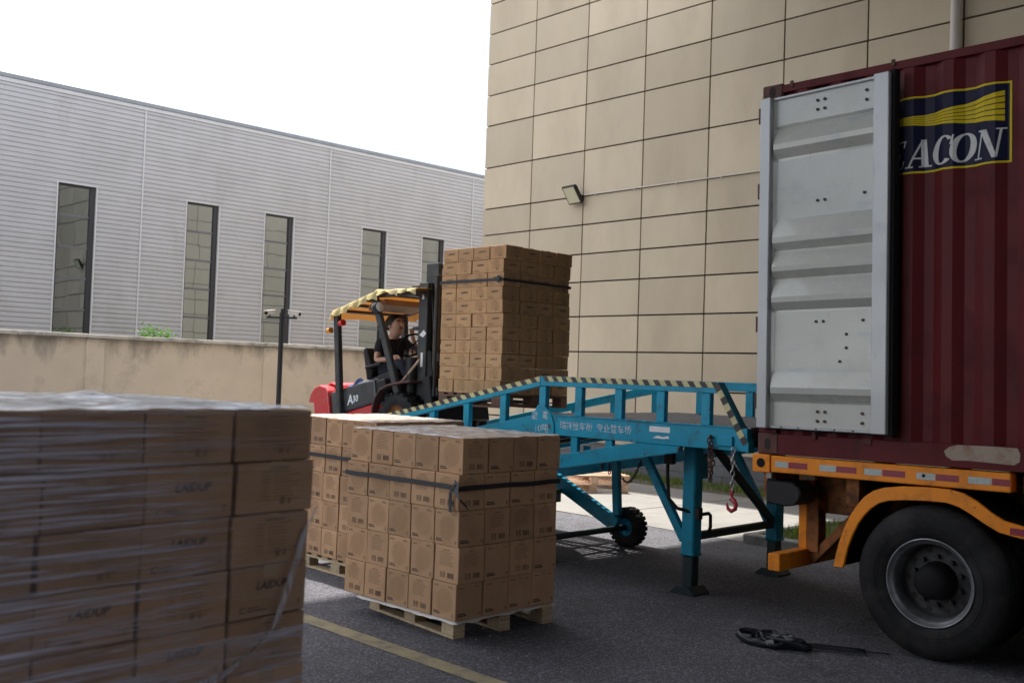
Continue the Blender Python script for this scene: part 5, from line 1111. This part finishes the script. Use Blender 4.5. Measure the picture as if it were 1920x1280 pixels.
# load on the forks
pallet('pallet', TW(8.245, 8.19, 1.50), TA, 1.08, 1.0, 'dark wooden pallet under the stack raised on the forklift', m='wood_dark', group='pallets under the carton stacks')
LC = TW(7.70, 7.69)
ls = [(random.uniform(-.006, .006), random.uniform(-.006, .006)) for _ in range(11)]; ls[10] = (.0, -.012); ls[9] = (.004, .016); ls[8] = (.004, .018); ls[7] = (.003, .018)
stack((LC.x, LC.y), TA, 4, 4, 11, .273, .250, .147, 1.643, lo, '', 'logo cartons raised on the forklift', ls, lab('the stack raised on the forklift'), jit=.007, seed=14)
zb = 1.643 + 8.45 * .147
k_ = loc2(LC, TA, -.016, .03, zb)
band('strap', rect(LC, TA, -.012, -.012 + .018, 1.10, 1.03), zb, .030, 'dark strap round the upper layers of the stack on the forklift', seed=7, tails=[([(k_, (0, 0, 1)), (k_ + Vector((-.012, .03, .03)), (0, 1, 1)), (k_ + Vector((-.01, .05, -.03)), (0, 1, .5))], .05)])

# cloth on the bonnet
FM = Matrix.Translation(FW_) @ Euler((FP, 0, TA)).to_matrix().to_4x4()
def crumple(name, c, lx, ly, h, m, label, seed, cat='cloth'):
    b = MB(); n = 22; vs = []
    for j in range(n + 1):
        for i in range(n + 1):
            x, y = (i / n - .5) * lx, (j / n - .5) * ly; r_ = max(0, 1 - (abs(2 * i / n - 1) ** 3 + abs(2 * j / n - 1) ** 3) * .9)
            vs.append((x + .02 * mnoise.noise((x * 20, y * 20, seed)), y + .02 * mnoise.noise((x * 20, y * 20, seed + 3)), .003 + r_ * h * (.7 + .9 * mnoise.noise((x * 9, y * 9, seed)))))
    b.add(vs, [(j * (n + 1) + i, j * (n + 1) + i + 1, (j + 1) * (n + 1) + i + 1, (j + 1) * (n + 1) + i) for j in range(n) for i in range(n)], 0, True)
    o = b.build(name, m); o.matrix_world = FM @ Matrix.Translation(c); return tag(o, label, cat)
crumple('cloth', (-.28, 1.02, .925), .26, .34, .10, 'blue_cloth', 'crumpled blue cloth lying on the forklift bonnet behind the seat', 2)
crumple('cloth', (-.30, .78, .935), .26, .36, .055, 'white_cloth', 'crumpled white cloth lying beside the blue one on the forklift bonnet', 5)

# ------------------------------------------------------------------ driver
dr = empty('person', FW_, (FP, 0, TA), label='driver in a black t-shirt seated in the forklift with one hand on the wheel', cat='person')
def skinned(name, chains, m, levels=2, parent=dr):
    """chains: lists of (point, radius or (rx, ry)); chains that start on a shared point join there"""
    vs, es, rs, idx = [], [], [], {}
    for ch in chains:
        prev = None
        for p, r in ch:
            key = tuple(round(c, 4) for c in p)
            if key not in idx: idx[key] = len(vs); vs.append(p); rs.append(r if isinstance(r, tuple) else (r, r))
            i = idx[key]
            if prev is not None and prev != i: es.append((prev, i))
            prev = i
    me = bpy.data.meshes.new(name); me.from_pydata(vs, es, []); me.materials.append(MATS[m]); o = bpy.data.objects.new(name, me); col.objects.link(o); o.parent = parent
    sk = o.modifiers.new('skin', 'SKIN'); sk.use_smooth_shade = True; sk.branch_smoothing = .3
    if not me.skin_vertices: me.skin_vertices.new() if hasattr(me.skin_vertices, 'new') else None
    lay = me.skin_vertices[0].data
    for i, r in enumerate(rs): lay[i].radius = r
    lay[0].use_root = True
    ss = o.modifiers.new('sub', 'SUBSURF'); ss.levels = levels; ss.render_levels = levels
    return o
PEL, WA, CH, NB = (0, .70, 1.10), (0, .69, 1.24), (0, .65, 1.40), (0, .60, 1.50)
SN, SF = (-.19, .64, 1.45), (.175, .60, 1.47)
EN, EF = (-.265, .66, 1.22), (.25, .44, 1.27)
HN, HF = (-.19, .45, 1.20), (.10, .335, 1.475)
KN, KF = (-.16, .27, 1.12), (.16, .27, 1.12)
AN, AF = (-.15, .12, .74), (.15, .10, .74)
HC = (0, .52, 1.655)
body = skinned('body', [[(PEL, (.10, .07)), (WA, (.09, .06)), (CH, (.10, .06)), (NB, (.075, .07)), ((0, .565, 1.545), .066), ((0, .525, 1.575), (.088, .10)), (HC, (.104, .128)), ((0, .525, 1.71), (.10, .124)), ((0, .535, 1.76), (.066, .085))],
    [(CH, .06), (SN, .05), ((-.225, .65, 1.34), .048), (EN, .04), ((-.235, .55, 1.205), .038), (HN, .027), ((-.175, .40, 1.20), (.03, .018)), ((-.168, .37, 1.20), (.026, .014))],
    [(CH, .06), (SF, .05), ((.22, .52, 1.36), .047), (EF, .04), ((.17, .385, 1.37), .036), (HF, .026), ((.085, .32, 1.515), (.03, .018)), ((.08, .312, 1.54), (.026, .014))],
    [(PEL, .13), ((-.12, .55, 1.10), .085), (KN, .06), (AN, .042), ((-.15, -.02, .71), .035)],
    [(PEL, .13), ((.12, .55, 1.10), .085), (KF, .06), (AF, .042), ((.15, -.04, .71), .035)]], 'skin')
skinned('t_shirt', [[((0, .70, 1.08), (.185, .14)), ((0, .69, 1.24), (.18, .135)), ((0, .65, 1.38), (.20, .14)), ((0, .61, 1.475), (.13, .10)), ((0, .59, 1.51), (.088, .082))],
    [((0, .65, 1.38), .12), (SN, .085), ((-.215, .65, 1.36), .070), ((-.235, .652, 1.30), .066)], [((0, .65, 1.38), .12), (SF, .085), ((.21, .55, 1.39), .068), ((.225, .51, 1.35), .064)]], 'shirt', parent=dr)
skinned('trousers', [[((0, .71, 1.06), (.17, .12)), ((-.12, .55, 1.09), .098), (KN, .076), ((-.155, .17, .88), .062), ((-.15, .13, .77), .056)], [((0, .71, 1.06), .15), ((.12, .55, 1.09), .098), (KF, .076), ((.155, .17, .88), .062), ((.15, .11, .77), .056)]], 'trousers')
for x, y in ((-.15, .12), (.15, .10)): skinned('shoe', [[((x, y + .03, .72), .05), ((x, y - .08, .70), (.048, .04)), ((x, y - .17, .69), (.04, .03))]], 'gasket')
# hair, ears, nose, brow, eyes, mouth
b = MB(); n = 18; vs = []
for j in range(9):
    th = j / 8 * R(118)
    for i in range(n):
        ph = 2 * math.pi * i / n; front = max(0, -math.sin(ph)); t_ = th * (1 - .50 * front ** 1.2); rr = 1 + .03 * mnoise.noise((i, j, 3))
        vs.append((.119 * rr * math.sin(t_) * math.cos(ph), .140 * rr * math.sin(t_) * math.sin(ph) + .022, .128 * rr * math.cos(t_)))
b.add([Vector(v) + Vector((0, .528, 1.685)) for v in vs], [(j * n + i, j * n + (i + 1) % n, (j + 1) * n + (i + 1) % n, (j + 1) * n + i) for j in range(8) for i in range(n)], 0, True); b.build('hair', 'hair', dr)
for sx in (-1, 1):
    b = MB(); b.lathe([(.0, .012), (.018, .010), (.024, 0), (.018, -.008), (0, -.008)], (0, 0, 0), n=12); b.v = [Vector((v.x * 1.0 + sx * .104, v.y * 1.0 + .53, v.z * 1.15 + 1.650)) for v in b.v]; b.build('ear', 'skin', dr)
    b = MB(); b.lathe([(.0, .006), (.008, .004), (.010, 0), (0, -.004)], (0, 0, 0), 'y', n=10); b.v = [Vector((v.x * 1.4 + sx * .036, .424 - v.y * 1.4, v.z * .8 + 1.672)) for v in b.v]; b.build('eye', 'hair', dr)
    b = MB(); b.bar((sx * .015, .416, 1.695), (sx * .06, .432, 1.698), .012, .012, (0, 1, 0)); b.build('eyebrow', 'hair', dr)
skinned('nose', [[((0, .420, 1.675), .012), ((0, .400, 1.648), .019), ((0, .395, 1.638), .021), ((0, .415, 1.630), .014)]], 'skin', 1)
b = MB(); b.bar((-.030, .418, 1.600), (.030, .418, 1.600), .012, .010, (0, 1, 0)); b.build('mouth', 'fender_dark', dr)
def fingers(base, d, side, curl, parent=dr):
    base, d, side, curl = map(lambda t: Vector(t).normalized() if t is not base else Vector(t), (base, d, side, curl))
    for k, ln in enumerate((.068, .076, .072, .058)):
        p = base + side * (k - 1.5) * .017
        skinned('finger', [[(tuple(p - d * .02), .009), (tuple(p + d * ln * .4), .0085), (tuple(p + d * ln * .68 + curl * ln * .22), .008), (tuple(p + d * ln * .75 + curl * ln * .5), .0075)]], 'skin', 1)
    skinned('thumb', [[(tuple(base - d * .05 + side * .024), .011), (tuple(base - d * .02 + side * .045 + curl * .012), .010), (tuple(base + side * .05 + d * .005 + curl * .03), .0085)]], 'skin', 1)
fingers((-.165, .365, 1.20), (.1, -1, -.1), (-.2, 0, 1), (0, -.2, -1)); fingers((.08, .312, 1.54), (-.3, -.25, .9), (-.8, .3, -.2), (-.2, .6, -.8))

# ------------------------------------------------------------------ spent straps lying by the trailer wheel
rnd = random.Random(12); b = MB((6.45, 3.95, 0)); 
def ribbon(pts, wd, flat=0.0, ph=0):
    vs = []; pts = [Vector(p) for p in pts]
    for i, p in enumerate(pts):
        d = (pts[min(i + 1, len(pts) - 1)] - pts[max(i - 1, 0)]).normalized(); lean = flat if flat else .55 * math.sin(i * .32 + ph)
        s_ = (Vector((-d.y, d.x, 0)) * lean + Vector((0, 0, 1)) * math.sqrt(max(0, 1 - lean * lean))).normalized() * wd / 2
        vs += [p - s_ + Vector((0, 0, wd * .5)), p + s_ + Vector((0, 0, wd * .5))]
    b.add(vs, [(2 * i, 2 * i + 1, 2 * i + 3, 2 * i + 2) for i in range(len(pts) - 1)], 0, True)
for k in range(15):
    t = (k % 11) / 10; cx, cy = 6.40 + .10 * t + rnd.gauss(0, .02), 4.02 - .17 * t + rnd.gauss(0, .03); rx, ry = rnd.uniform(.04, .10), rnd.uniform(.07, .17); a0 = rnd.uniform(0, 6.28); ln = rnd.uniform(3.4, 6.4); ax = R(rnd.uniform(-10, 50))
    if k == 0: rx, ry, ln, cx, cy, ax = .10, .26, 4.6, 6.46, 3.95, R(22)
    pts = []
    for i in range(30):
        a = a0 + ln * i / 29; x, y = rx * math.cos(a) * (1 + .12 * math.sin(3 * a + k)), ry * math.sin(a)
        pts.append((cx + x * math.cos(ax) - y * math.sin(ax), cy + x * math.sin(ax) + y * math.cos(ax), .002 + .04 * max(0, math.sin(a * 1.3 + k))))
    ribbon(pts, .048, 0, rnd.uniform(0, 6))
ribbon([(6.53 + .022 * i, 3.80 - .040 * i, .004) for i in range(11)], .05, .9)
ribbon([(6.53 + .022 * i, 3.80 - .041 * i, .012) for i in range(10)], .035, .8)
ribbon([(6.56 + .026 * i, 3.86 - .048 * i, .004 + .006 * abs(math.sin(i))) for i in range(13)], .014, .9)
o = b.build('strap_heap', 'strap'); o.location = (6.45, 3.95, 0); sm_ = o.modifiers.new('thick', 'SOLIDIFY'); sm_.thickness = .003
tag(o, 'tangled heap of black strapping lying on the asphalt beside the trailer wheel', 'strapping')
b = MB(); b.bar((0, 0, .015), (.015, -.05, .03), .03, .012, (0, 0, 1)); o = b.build('buckle', 'steel'); o.location = (6.33, 3.93, .03); tag(o, 'small grey metal buckle in the heap of black strapping', 'buckle')
